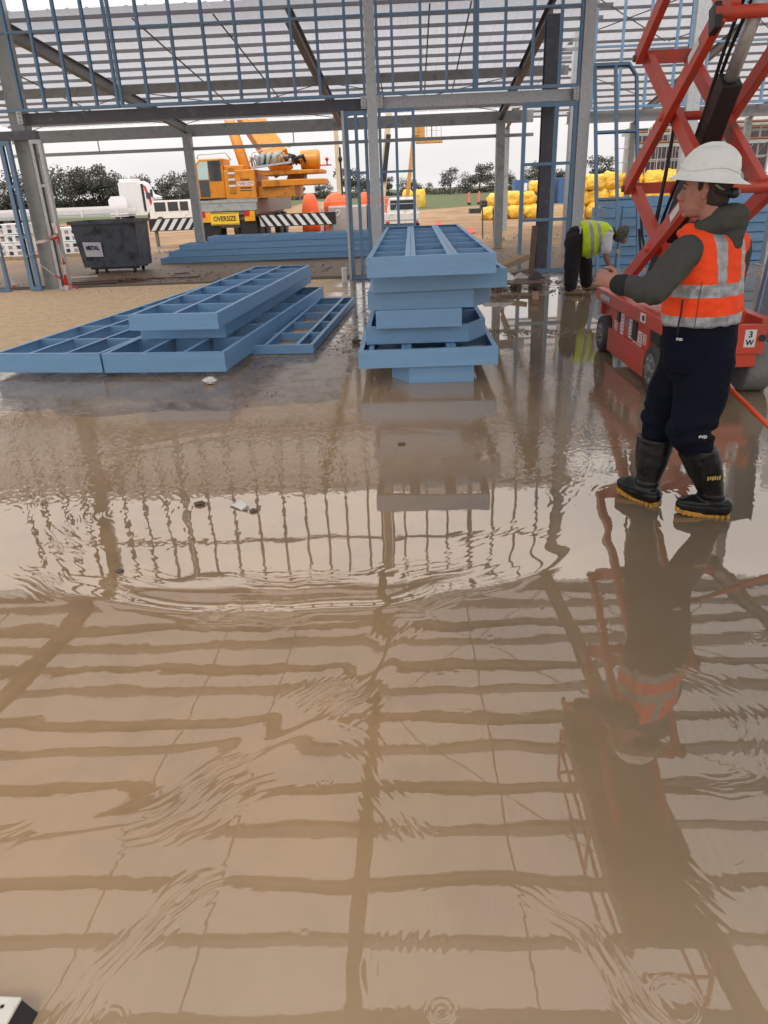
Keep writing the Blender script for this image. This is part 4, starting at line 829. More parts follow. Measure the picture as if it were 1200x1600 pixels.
for x0 in (-.80, .50): part('tail_light', 'lamp_red', ut, lambda b: b.b2((x0, 34.96, .30), (x0+.16, 34.995, .38)))
# booms
bl = thing('boom_lift', 'cream telescopic boom standing upright behind the crane', 'boom lift', (-3.1, 38, GZ))
part('boom', 'boom_cream', bl, lambda b: b.bar((-3.05, 38, 1.2), (-3.10, 38.4, 7.5), .20, .24)); part('rail', 'black', bl, lambda b: b.bar((-2.91, 37.95, 1.3), (-2.93, 38.1, 3.6), .08, .1)); part('knuckle', 'black', bl, lambda b: b.ball((-2.92, 37.95, 3.1), (.1, .1, .14), 8, 6))
part('base', 'orange_plastic', bl, lambda b: (b.ball((-3.25, 38.1, 1.05), (.62, .7, .62), 16, 10), b.b2((-3.8, 37.7, -.1), (-2.4, 39.6, .7))), smooth=False)
for x in (-3.8, -2.4): part('wheel', 'rubber', bl, lambda b: b.tube((x-.1, 38.2, GZ+.3), (x+.1, 38.2, GZ+.3), .3, 14))
bl = thing('boom_lift', 'dark lower boom lift rising behind the ute left side', 'boom lift', (-1.0, 42, GZ))
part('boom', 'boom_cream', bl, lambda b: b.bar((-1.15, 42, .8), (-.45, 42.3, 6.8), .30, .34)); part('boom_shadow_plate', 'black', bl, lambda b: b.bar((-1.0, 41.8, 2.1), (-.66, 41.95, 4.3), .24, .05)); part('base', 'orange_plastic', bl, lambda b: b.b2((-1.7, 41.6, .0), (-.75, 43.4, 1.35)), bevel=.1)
for x in (-1.75, -.7): part('wheel', 'rubber', bl, lambda b: b.tube((x-.1, 42, GZ+.35), (x+.1, 42, GZ+.35), .35, 14))
bl = thing('boom_lift', 'orange boom lift holding a railed basket up in the sky', 'boom lift', (.3, 44, GZ))
part('boom', 'boom_orange', bl, lambda b: b.bar((.15, 44, .6), (.72, 44, 4.8), .22, .26)); part('base', 'boom_orange', bl, lambda b: b.b2((-.4, 43.6, 0), (.7, 45.4, .9)), bevel=.08)
bk = part('basket', 'boom_orange', bl, lambda b: (b.b2((.75, 43.6, 3.92), (2.2, 44.4, 4.02)), b.b2((.75, 43.7, 4.02), (1.25, 44.3, 4.75)), b.tube((.8, 43.7, 4.3), (.8, 43.7, 4.9), .12, 8)))
for x in (1.35, 1.6, 1.85, 2.12): part('rail', 'galv', bk, lambda b: b.tube((x, 43.65, 4.02), (x, 43.65, 4.95), .018, 5))
for z in (4.5, 4.95): part('rail', 'galv', bk, lambda b: b.tube((1.3, 43.65, z), (2.12, 43.65, z), .018, 5))
for x in (-.45, .75): part('wheel', 'rubber', bl, lambda b: b.tube((x-.1, 44, GZ+.35), (x+.1, 44, GZ+.35), .35, 14))
# orange barriers and concrete blocks
def barrier(label, x, y, w, h):
    o = thing('water_barrier', label, 'barrier', (x, y, GZ), 0, 'orange plastic barriers in the yard')
    part('body', 'orange_plastic', o, lambda b: b.loft([((x, y, GZ+z), (w*a, 0, 0), (0, .45*a, 0)) for z, a in ((0, 1), (h*.3, .98), (h*.6, .9), (h*.85, .75), (h*.97, .5), (h, .2))], 18), smooth=True)
    part('fill_cap', 'white_plastic', o, lambda b: b.tube((x+.1, y-.42, GZ+h*.5), (x+.1, y-.36, GZ+h*.5), .12, 12))
    part('foot', 'black', o, lambda b: b.b2((x-w*.8, y-.47, GZ), (x+w*.8, y-.3, GZ+.15)))
barrier('round orange water barrier right of the crane counterweights', -4.75, 40, .48, 1.95); barrier('round orange water barrier on the left behind the concrete block', -3.6, 43.5, .7, 1.9); barrier('round orange water barrier beside the galvanised jamb post', -2.1, 43.5, .5, 1.9)
for k, (x0, x1, y, lb_) in enumerate(((-3.55, -1.75, 37.0, 'grey concrete block with a white loop mark right of the striped outrigger'), (-1.72, -1.0, 37.3, 'grey concrete block hidden partly by the middle post'), (-4.45, -3.7, 42, 'small far concrete block below the orange barriers'))):
    o = thing('concrete_block', lb_, 'concrete block', (x0, y, GZ), 0, 'concrete blocks in the yard')
    part('block', 'concrete_block', o, lambda b: b.b2((x0, y, GZ), (x1, y+1.0, 1.08 if k < 2 else .98)), bevel=.03); part('cap_edge', 'sticker', o, lambda b: b.b2((x0+.02, y-.006, 1.0 if k < 2 else .9), (x1-.02, y+.002, 1.05 if k < 2 else .95)))
    if k < 2: part('loop_mark', 'sticker', o, lambda b: b.path([(x0+.42+.11*math.cos(a)+.05*math.sin(a), y-.012, .76+.13*math.sin(a)) for a in [j*math.pi/6 for j in range(13)]], .025, 5))
# stakes with pink tape
for k, (x, y, h, t_) in enumerate(((-.62, 45.5, 1.35, .22), (-.42, 45.5, 1.2, -.03), (3.25, 32.0, 1.10, -.03), (3.62, 31.2, 1.15, -.06))):
    o = thing('survey_stake', ('leaning stake of the left stake pair in the dirt', 'upright stake of the left stake pair in the dirt', 'left stake of the right stake pair in the dirt', 'right stake of the right stake pair in the dirt')[k], 'stake', (x, y, GZ), 0, 'survey stakes in the dirt')
    part('stake', 'stake', o, lambda b: b.bar((x, y, GZ-.1), (x+t_, y, GZ+h), .05, .05)); part('tip', 'stake', o, lambda b: b.bar((x+t_, y, GZ+h+.001), (x+t_*1.03, y, GZ+h+.05), .03, .03))
for k, (x, y) in enumerate(((.55, 44), (2.0, 44), (3.1, 36), (1.25, 36))):
    o = MB(); rn_ = random.Random(k); n = 9; zg = ground_h(x, y)
    o.add([(x+.2*math.cos(j*6.28/n)*rn_.uniform(.5, 1.3), y+.12*math.sin(j*6.28/n)*rn_.uniform(.5, 1.3), zg+rn_.uniform(0, .1)) for j in range(n)]+[(x, y, zg+.30), (x+.05, y, zg+.02)], [(j, (j+1) % n, n) for j in range(n)]+[((j+1) % n, j, n+1) for j in range(n)])
    tag(o.build('tape_flag', 'pink_tape'), ('pink tape scrap nearest the left stakes', 'pink tape scrap between the two stake pairs', 'pink tape scrap by the right stakes', 'pink tape scrap just above the tall blue stack')[k], 'flag', 'pink tape scraps on the dirt')
for k, (x, h) in enumerate(((7.35, .9), (8.45, .95))):
    o = thing('marker_post', ('left', 'right')[k]+' orange marker post on the grassy bank', 'marker post', (x, 88, GZ), 0, 'orange marker posts')
    part('post', 'pink_tape', o, lambda b: b.tube((x, 88, -.2), (x, 88, .2+h), .10, 8)); part('base', 'black', o, lambda b: b.tube((x, 88, -.3), (x, 88, .05), .2, 8))
# yellow wrapped bundles
def bundle(label, x, y, z, w, d, h, group):
    b_ = MB(); n = 7
    rings = []
    for i in range(9):
        u = i/8; zz = z+h*u; k = 1-.34*abs(2*u-1)**3
        rings.append(((x, y, zz), (w/2*k, 0, 0), (0, d/2*k, 0)))
    b_.loft(rings, 24)
    me = b_.mesh('yellow_bundle', 'yellow_wrap', True); rr = random.random()*50
    for v in me.vertices:
        px, py_ = (v.co.x-x)/(w/2), (v.co.y-y)/(d/2); r4 = (abs(px)**2.8+abs(py_)**2.8)**(1/2.8) or 1; r2 = math.hypot(px, py_) or 1
        s = r2/r4
        n1 = mnoise.noise((v.co.x*3+rr, v.co.y*3, v.co.z*4))*.24+mnoise.noise((v.co.x*8+rr, v.co.y*8, v.co.z*9))*.10
        v.co.x = x+(v.co.x-x)*(s+n1); v.co.y = y+(v.co.y-y)*(s+n1); v.co.z += .14*mnoise.noise((v.co.x*2+rr, v.co.y*2, v.co.z*2))*(1 if v.co.z > z+.05 else 0)
    return tag(obj('yellow_bundle', me), label, 'bundle', group)
GBn = 'yellow plastic wrapped bundles in the yard'
ypos = [(5.35, 49.5, 0, .9, .8), (6.15, 50, 0, 1.0, .75), (7.1, 50, 0, 1.05, .8), (8.1, 50, 0, 1.0, .8), (5.95, 50.6, .74, 1.15, .8), (7.0, 50.6, .78, 1.1, .8), (8.0, 50.6, .78, 1.0, .8), (8.5, 51, 1.5, .9, .7)]
yl = ['leftmost low yellow bundle beside the black bales', 'second yellow bundle of the lower row right of the grey column', 'third yellow bundle of the lower row, left of the dark column', 'yellow bundle of the lower row partly behind the dark column', 'left yellow bundle of the upper row right of the grey column', 'middle yellow bundle of the upper row, left of the dark column', 'right yellow bundle of the upper row beside the dark column', 'small yellow bundle on top beside the dark column']
for (x, y, z, w, h), lb_ in zip(ypos, yl): bundle(lb_, x, y, GZ+z-.02, w, 1.1, h, GBn)
for row in range(3):
    for k in range(6):
        w_ = 1.15
        bundle('%s yellow bundle from the left in the %s row behind the blue stack' % (('first', 'second', 'third', 'fourth', 'fifth', 'sixth')[k], ('bottom', 'middle', 'top')[row]), 10.0+k*1.06+.25*(row % 2)+random.uniform(-.12, .12), 46+random.uniform(-.2, .2), GZ-.02+row*.78-(.06*random.random() if row else 0), w_*random.uniform(.95, 1.2), 1.15, .84+random.uniform(0, .12), GBn)
for k, (x, lb_) in enumerate(((.45, 'left yellow dome shaped bundle behind the ute'), (1.55, 'right yellow dome shaped bundle behind the ute'))): bundle(lb_, (.5, 1.85)[k], 85, GZ-.05, 1.15, 1.1, 1.95, GBn)
for k, (x, z, lb_) in enumerate(((5.2, 0, 'left black bale low beside the yellow bundles'), (6.1, .0, 'right black bale beside the yellow bundles'), (6.0, .52, 'upper black bale beside the yellow bundles'))):
    o = thing('black_bale', lb_, 'bale', (x, 57, GZ+z), 0, 'black bales'); zz = GZ+z
    for j in range(3): part('sheet', 'bale_black', o, lambda b: b.box((x+.05*j, 57, zz+.09+.17*j), (.9+.06*j, .8, .16), rz=.05*j), bevel=.03)
for k, (x0, x1, z1, m, lb_) in enumerate(((11.0, 12.3, 2.1, 'container_blue', 'small blue site container right of the grey column'), (12.8, 14.6, 2.2, 'container_dark', 'dark navy site container with a white notice'), (15.2, 17.2, 2.15, 'container_blue', 'blue site container beside the dark column'))):
    o = thing('site_container', lb_, 'container', (x0, 78, GZ), 0, 'site containers before the bank')
    part('body', m, o, lambda b: b.b2((x0, 78, GZ), (x1, 80.4, z1)), bevel=.02)
    for j in range(4): part('rib', m, o, lambda b: b.b2((x0+.12+j*(x1-x0-.2)/4, 77.97, GZ+.1), (x0+.18+j*(x1-x0-.2)/4, 78.002, z1-.1)))
    part('notice', 'sign_white', o, lambda b: b.b2((x1-.5, 77.955, z1-1.0), (x1-.12, 77.972, z1-.3)))
# scaffold with timber decks at the right, far back
sf = thing('scaffold', 'tall birdcage scaffold with brown timber decks behind the yellow bundles', 'scaffold', (17, 47, GZ))
for k in range(15):
    for y in (46, 48.2, 50.4):
        x = 13.2+k*.62+.15*(y-46)
        part('standard', 'scaf_tube', sf, lambda b: b.tube((x, y, GZ), (x+.02*((k*7) % 5-2), y, 4.3), .03, 5))
for j, z in enumerate((.9, 1.8, 2.7, 3.5)):
    for y in (46, 48.2, 50.4): part('ledger', 'scaf_tube', sf, lambda b: b.tube((13.1, y, z), (22.4, y, z), .03, 5))
rb = random.Random(9)
for k in range(26):
    x = rb.uniform(13.2, 21.6); z = rb.choice((GZ, .9, 1.8, 2.7)); y = rb.choice((46.0, 48.2, 50.4)); s = rb.choice((-1, 1))
    part('brace', 'scaf_tube', sf, lambda b: b.tube((x, y-.05, z), (x+s*.62, y-.05, z+.9), .022, 5))
for (z, y, x0, x1) in ((3.55, 45.7, 13.0, 22.5), (4.15, 46.6, 12.7, 22.5), (4.5, 47.4, 14.5, 22.5)):
    for q in range(4): part('deck_plank', 'plank_brown', sf, lambda b: b.b2((x0+.3*q, y+q*.24, z), (x1-.2*q, y+.22+q*.24, z+.07)))
    part('edge_beam', 'galv_grey', sf, lambda b: b.b2((x0-.2, y-.12, z-.2), (x1, y-.04, z-.06)))
part('back_screen', 'scaf_dark', sf, lambda b: b.b2((14.5, 51.3, GZ), (23, 51.35, 4.6)))
part('slab_edge', 'white_paint', sf, lambda b: b.b2((18.2, 45.3, 4.45), (23, 46.2, 4.62)))
for x in (14.2, 18.6, 21.2): part('column', 'concrete_block', sf, lambda b: b.b2((x-.25, 50.7, GZ), (x+.25, 51.2, 4.6)))
# ------------------------------------------------------------------ people
mat('skin', (.37, .175, .13), .6, 0, .22, 22, .0006, 160, rnd=0)
mat('skin_brown', (.20, .105, .07), .55, 0, .15, 14, .0006, 160, rnd=0)
mat('hair', (.03, .02, .015), .7, 0, .3, 60, .002, 140, rnd=0)
mat('hoodie', (.062, .064, .058), .9, 0, .22, 14, .012, 22, rnd=0, spec=.2)
mat('cuff', (.015, .015, .017), .9, 0, .2, 10, .0012, 260, rnd=0)
mat('navy_cloth', (.0045, .006, .015), .9, 0, .3, 6, .014, 16, rnd=0, spec=.15)
mat('black_cloth', (.010, .010, .011), .9, 0, .3, 6, .0015, 200, rnd=0)
mat('gumboot', (.006, .0065, .007), .30, 0, .35, 12, .0015, 50, dirt=((.04, .034, .028), .12, 14), rnd=0, spec=.32)
mat('boot_sole', (.50, .24, .03), .6, 0, .2, 20, .002, 60, dirt=((.12, .08, .05), .45, 20), rnd=0)
mat('tan_leather', (.22, .14, .07), .8, 0, .25, 14, .003, 60, dirt=(MUD, .4, 10), rnd=0)
mat('shirt_white', (.55, .52, .56), .9, 0, .1, 10, .002, 60, rnd=0)
mat('camo', (.10, .10, .09), .9, 0, .5, 26, .002, 120, dirt=((.02, .02, .02), .55, 34), rnd=0)
mat('hat_white', (.72, .73, .71), .33, 0, .05, 10, .0003, 60, dirt=((.55, .52, .47), .05, 30), rnd=0)
mat('boot_print', (.50, .33, .08), .6, 0, .2, 30)
mat('orange_pole', (.75, .085, .02), .4, 0, .08, 10, .0003, 60)

def vest_mat(name, col, tapes):
    """hi-vis cloth with reflective tapes: tapes = list of (vector, lo, hi[, vector2, lo2, hi2]) slabs in object space"""
    t, b, lk = nodes_mat(name)
    tc = N(t, 'ShaderNodeTexCoord').outputs['Object']
    def slab_(v, lo, hi):
        d = N(t, 'ShaderNodeVectorMath', operation='DOT_PRODUCT'); lk(tc, d.inputs[0]); d.inputs[1].default_value = v
        return mth(t, 'MULTIPLY', mth(t, 'GREATER_THAN', d.outputs['Value'], lo), mth(t, 'LESS_THAN', d.outputs['Value'], hi))
    f = None
    for q in tapes:
        s = slab_(*q[:3])
        for k in range(3, len(q), 3): s = mth(t, 'MULTIPLY', s, slab_(*q[k:k+3]))
        f = s if f is None else mth(t, 'MAXIMUM', f, s)
    n = noise_n(t, tc, 9, 5); n2 = noise_n(t, tc, 30, 4)
    c = mixc(t, ramp_n(t, n, .3, .7), tuple(x*.86 for x in col), col)
    tp_ = mixc(t, ramp_n(t, n2, .3, .7), (.23, .24, .26), (.36, .37, .39))
    lk(mixc(t, f, c, tp_), b.inputs['Base Color'])
    lk(mth(t, 'MULTIPLY_ADD', f, -.45, .85), b.inputs['Roughness']); lk(mth(t, 'MULTIPLY', f, .35), b.inputs['Metallic'])
    if sum(col) > .8:
        b.inputs['Emission Strength'].default_value = 0
    bp = N(t, 'ShaderNodeBump'); bp.inputs['Distance'].default_value = .011; lk(mth(t, 'ADD', n, mth(t, 'MULTIPLY', noise_n(t, tc, 26, 2), .3)), bp.inputs['Height']); lk(bp.outputs[0], b.inputs['Normal'])
    return MATS[name]
def fold(amp, sx, sy, sz, seed=0.0):
    return lambda c: amp*(mnoise.noise((c.x*sx+seed, c.y*sy, c.z*sz))+.5*mnoise.noise((c.x*sx*2.3, c.y*sy*2.3+seed, c.z*sz*2.3)))
def ringz(c, hw, hd, l, f, tilt=0.0):
    l = Vector(l); f = Vector(f); return (c, tuple(l*hw), tuple(f*hd))

def finger(b, base, dirs, lens, r):
    p = Vector(base); P = [p]
    for d, q in zip(dirs, lens): p = p+Vector(d).normalized()*q; P.append(p)
    b.limb(P, [r, r*.95, r*.85, r*.7][:len(P)], 8)

# ---- worker in orange
man = thing('person', 'worker in white hard hat, orange vest and black gumboots walking through the water', 'person', (1.48, 3.76, 0))
lt, ft = (-.835, -.55, 0), (-.55, .835, 0)          # torso left, forward
LT, FT = Vector(lt), Vector(ft)
shL, elL, wrL = (1.345, 3.665, 1.395), (1.155, 3.535, 1.222), (1.022, 3.60, 1.248)
shR, elR, wrR = (1.66, 3.88, 1.39), (1.69, 3.98, 1.10), (1.60, 3.93, .86)
hipL, knL, anL = (1.535, 3.71, .87), (1.452, 3.63, .50), (1.632, 3.665, .10)
hipR, knR, anR = (1.462, 3.85, .87), (1.405, 3.915, .47), (1.345, 3.87, .10)
HC = Vector((1.425, 3.765, 1.645)); hf = Vector((-.88, .475, 0)); hl = Vector((-.475, -.88, 0)); up = Vector((0, 0, 1))
def HP(f, l, z): return tuple(HC+hf*f+hl*l+up*z)
b = MB()
# head: cranium, face, jaw, nose, brow, ears, neck
b.loft([(HP(-.012, 0, z), tuple(hf*rf), tuple(hl*rl)) for z, rf, rl in ((-.075, .06, .052), (-.05, .082, .066), (-.02, .093, .073), (.02, .098, .076), (.06, .095, .073), (.095, .075, .058), (.118, .04, .03))], 20)
b.loft([(HP(.032, 0, z), tuple(hf*rf), tuple(hl*rl)) for z, rf, rl in ((-.122, .022, .02), (-.112, .045, .036), (-.085, .058, .049), (-.05, .06, .055), (-.01, .063, .06), (.03, .062, .06), (.055, .055, .055))], 18)
b.limb([HP(.094, 0, .005), HP(.112, 0, -.028)], [.010, .014], 8); b.ball(HP(.104, 0, -.036), (.016, .018, .012), 8, 6)
b.ball(HP(.088, 0, -.070), (.016, .022, .008), 8, 6); b.ball(HP(.086, 0, -.083), (.014, .02, .008), 8, 6); b.ball(HP(.078, 0, -.108), (.018, .02, .014), 8, 6)
b.ball(HP(.080, .028, .022), (.02, .02, .010), 8, 6); b.ball(HP(.080, -.028, .022), (.02, .02, .010), 8, 6)
for s in (1, -1):
    b.limb([HP(-.008, s*.075, .02), HP(-.014, s*.083, .0), HP(-.004, s*.077, -.034)], [.012, .013, .009], 8)
b.limb([HP(-.03, 0, -.06), HP(-.055, 0, -.16), (1.49, 3.775, 1.43)], [.058, .058, .07], 14)
# trunk and limbs
b.loft([ringz(c, hw, hd, lt, ft) for c, hw, hd in (((1.50, 3.78, .80), .15, .10), ((1.50, 3.78, .92), .17, .115), ((1.49, 3.78, 1.05), .15, .10), ((1.485, 3.78, 1.25), .17, .11), ((1.49, 3.78, 1.38), .16, .10), ((1.495, 3.78, 1.45), .08, .07))], 20)
b.limb([shL, elL, wrL], [.052, .042, .030]); b.limb([shR, elR, wrR], [.052, .042, .030])
b.limb([hipL, knL, (1.525, 3.645, .38), anL], [.08, .055, .045, .035]); b.limb([hipR, knR, anR], [.08, .055, .035])
b.limb([anL, (1.50, 3.70, .05)], [.04, .03]); b.limb([anR, (1.27, 3.98, .05)], [.04, .03])
# left hand: loosely closed fist, right hand round the pole
def hand(b, w, d, side, n, grip=.6):
    """w wrist, d along the palm, side towards the thumb, n back of the hand"""
    w, d, side, n = Vector(w), Vector(d).normalized(), Vector(side).normalized(), Vector(n).normalized()
    b.limb([w, w+d*.04, w+d*.085], [.028, .036, .036], 12, flat=.55, fdir=tuple(n))
    for k, ln in enumerate((.072, .082, .078, .062)):
        o = w+d*.088+side*(.030-.020*k)
        c1 = d*math.cos(grip)-n*math.sin(grip); c2 = d*math.cos(grip*2.6)-n*math.sin(grip*2.6); c3 = d*math.cos(grip*3.9)-n*math.sin(grip*3.9)
        finger(b, o, (c1, c2, c3), (ln*.45, ln*.32, ln*.25), .0095)
    finger(b, w+d*.03+side*.030, (d*.6+side*.7-n*.2, d*.9+side*.1-n*.5, d*.8-side*.3-n*.5), (.035, .032, .024), .0105)
hand(b, wrL, (-.80, .30, .30), (.3, .2, .9), (-.35, -.85, .25), .55)
hand(b, wrR, (-.1, .1, -1), (-.8, .5, 0), (.6, .5, 0), .7)
me = setm(fuse(b, .0042, 2, .5), 'skin'); me.polygons.foreach_set('use_smooth', [True]*len(me.polygons)); obj('body', me, man)
part('eye', 'hair', man, lambda q: q.ball(HP(.0885, .029, .007), (.0065, .006, .0035), 8, 6)); part('eye', 'hair', man, lambda q: q.ball(HP(.0885, -.029, .007), (.0065, .006, .0035), 8, 6))
part('eyebrow', 'hair', man, lambda q: q.limb([HP(.097, .016, .026), HP(.090, .034, .029), HP(.074, .050, .024)], [.0022, .003, .002], 6), smooth=True)
# hair at the back and sides below the hat
b = MB(); b.loft([(HP(-.040, 0, z), tuple(hf*rf), tuple(hl*rl)) for z, rf, rl in ((-.085, .045, .045), (-.06, .066, .064), (-.02, .076, .076), (.03, .080, .080), (.07, .08, .077))], 20); b.limb([HP(.012, .072, .045), HP(.016, .076, .0)], [.013, .008], 8)
me = setm(fuse(b, .006, 2), 'hair'); wrinkle(me, fold(.003, 60, 60, 20)); obj('hair', me, man)
# hoodie: torso, sleeves, hood
b = MB()
b.loft([ringz(c, hw, hd, lt, ft) for c, hw, hd in (((1.487, 3.78, .98), .20, .145), ((1.487, 3.78, 1.10), .20, .145), ((1.485, 3.78, 1.25), .205, .14), ((1.49, 3.78, 1.36), .195, .125), ((1.495, 3.785, 1.43), .14, .10), ((1.50, 3.785, 1.48), .09, .085))], 22)
b.limb([(1.335, 3.655, 1.385), (1.29, 3.625, 1.345), elL, (1.035, 3.592, 1.246)], [.076, .080, .070, .046], 16); b.limb([(1.66, 3.88, 1.38), (1.672, 3.90, 1.33), elR, (1.60, 3.94, .90)], [.072, .076, .066, .046], 16)
b.limb([(1.49, 3.69, 1.505), (1.555, 3.715, 1.515), (1.585, 3.79, 1.515), (1.54, 3.865, 1.505)], [.062, .074, .070, .054], 14)
b.limb([(1.49, 3.69, 1.495), (1.43, 3.695, 1.485), (1.375, 3.75, 1.465)], [.056, .044, .032], 12); b.limb([(1.55, 3.86, 1.48), (1.47, 3.88, 1.475), (1.39, 3.83, 1.455)], [.045, .036, .026], 12)
b.limb([(1.555, 3.715, 1.46), (1.56, 3.71, 1.415)], [.064, .054], 12)
me = setm(fuse(b, .009, 4), 'hoodie')
def sleeve_fold(c):
    u = max(0, min(1, (1.36-c.x)/.3)) if c.y < 3.72 and c.z < 1.42 else 0
    w = .0075*max(0, min(1, (c.x-1.05)/.04))*math.sin(c.x*95+4*mnoise.noise((c.x*6, c.y*9, c.z*9)))*u*(1 if c.x < 1.17 else .3)
    hood = .006*mnoise.noise((c.x*12, c.y*12, c.z*30)) if c.z > 1.41 and c.x > 1.38 else 0
    return w+hood*1.6+(.009 if c.x > 1.08 else .002)*mnoise.noise((c.x*9, c.y*9, c.z*7))+.005*mnoise.noise((c.x*22, c.y*22, c.z*16))
wrinkle(me, sleeve_fold); obj('hoodie', me, man)
d_ = (Vector(wrL)-Vector(elL)).normalized()
part('cuff', 'cuff', man, lambda q: q.limb([Vector(wrL)-d_*.010, Vector(wrL)+d_*.010], [.051, .046], 18), smooth=True)
# vest
VC = Vector((1.487, 3.78, 0))
lv = (LT.x, LT.y, 0); l0 = LT.dot(VC); f0_ = FT.dot(VC)
vest_mat('vest_orange', (.95, .072, .008), [((0, 0, 1), .80, 1.083), ((0, 0, 1), 1.172, 1.232), (lv, l0+.050, l0+.100, (0, 0, 1), 1.17, 1.60, (FT.x, FT.y, 0), -9, f0_+.06), (lv, l0-.118, l0-.055, (0, 0, 1), 1.17, 1.60)])
b = MB()
b.loft([ringz(c, hw, hd, lt, ft) for c, hw, hd in (((1.492, 3.78, 1.033), .226, .170), ((1.490, 3.78, 1.10), .224, .168), ((1.487, 3.78, 1.20), .222, .163), ((1.487, 3.78, 1.30), .215, .155), ((1.49, 3.78, 1.38), .185, .140), ((1.495, 3.78, 1.435), .150, .118), ((1.497, 3.785, 1.465), .105, .10))], 28)
b.limb([(1.44, 3.745, 1.40), (1.365, 3.695, 1.385)], [.098, .086], 16); b.limb([(1.56, 3.82, 1.40), (1.625, 3.855, 1.385)], [.095, .082], 16)
b.limb([(1.43, 3.70, 1.455), (1.36, 3.74, 1.47), (1.345, 3.79, 1.45)], [.03, .03, .022], 10)
me = setm(fuse(b, .0075, 5), MATS['vest_orange'])
def vest_fold(c):
    a = math.atan2(c.y-3.78, c.x-1.487)
    return .008*math.sin(a*15+5*mnoise.noise((a*2, c.z*4, 0)))*max(0, min(1, (1.28-c.z)/.25, (c.z-1.02)/.06))*.7+.010*mnoise.noise((c.x*8, c.y*8, c.z*5))+.006*mnoise.noise((c.x*18, c.y*18, c.z*30))
wrinkle(me, vest_fold); obj('vest', me, man)
sv = VC+LT*.225-FT*.015
part('side_zip', 'cuff', man, lambda q: q.path([tuple(VC+LT*a-FT*c+Vector((0, 0, z))) for a, c, z in ((.2235, .05, 1.165), (.229, .055, 1.10), (.232, .05, 1.05), (.232, .052, 1.0))], .004, 6), smooth=True)
part('side_seam', 'cuff', man, lambda q: q.path([tuple(VC+LT*a-FT*c+Vector((0, 0, z))) for a, c, z in ((.183, .115, 1.25), (.188, .112, 1.17), (.190, .112, 1.10), (.192, .112, 1.035))], .0018, 5))
# navy jacket hem and trousers
b = MB()
b.loft([ringz(c, hw, hd, lt, ft) for c, hw, hd in (((1.505, 3.775, .80), .205, .155), ((1.50, 3.78, .87), .215, .163), ((1.495, 3.78, .95), .217, .163), ((1.492, 3.78, 1.04), .213, .158))], 28)
me = setm(fuse(b, .008, 3), 'navy_cloth'); wrinkle(me, fold(.007, 9, 9, 12, 3)); obj('jacket_hem', me, man)
b = MB()
b.loft([ringz(c, hw, hd, lt, ft) for c, hw, hd in (((1.50, 3.78, .74), .155, .12), ((1.50, 3.78, .84), .195, .145), ((1.498, 3.78, .94), .195, .14))], 22)
b.limb([(1.528, 3.715, .85), (1.495, 3.67, .66), knL, (1.508, 3.644, .41), (1.53, 3.647, .36)], [.138, .130, .112, .088, .07], 18); b.limb([(1.466, 3.845, .85), (1.43, 3.885, .66), knR, (1.388, 3.902, .38), (1.38, 3.895, .33)], [.132, .122, .105, .084, .07], 18)
me = setm(fuse(b, .008, 4), 'navy_cloth'); wrinkle(me, lambda c: 0.011*math.sin(c.z*70+6*mnoise.noise((c.x*7, c.y*7, c.z*5)))*max(0, min(1, (.62-c.z)/.12, (c.z-.43)/.05))+.016*mnoise.noise((c.x*8, c.y*8, c.z*7))*max(0, min(1, (c.z-.43)/.06))); obj('trousers', me, man)
def print_on(txt, size, m, px, right, upv, bold=.0): return lettering(txt, size, m, px, right, upv, man, bold, 1.0, 'clothing_print')
print_on('FXD', .022, 'sticker', (1.478, 3.512, .505), (1, .05, 0), (0, -.1, 1), .0008)
print_on('FXD', .016, 'sticker', (1.322, 3.575, .985), (.78, -.63, 0), (0, 0, 1), .0005)
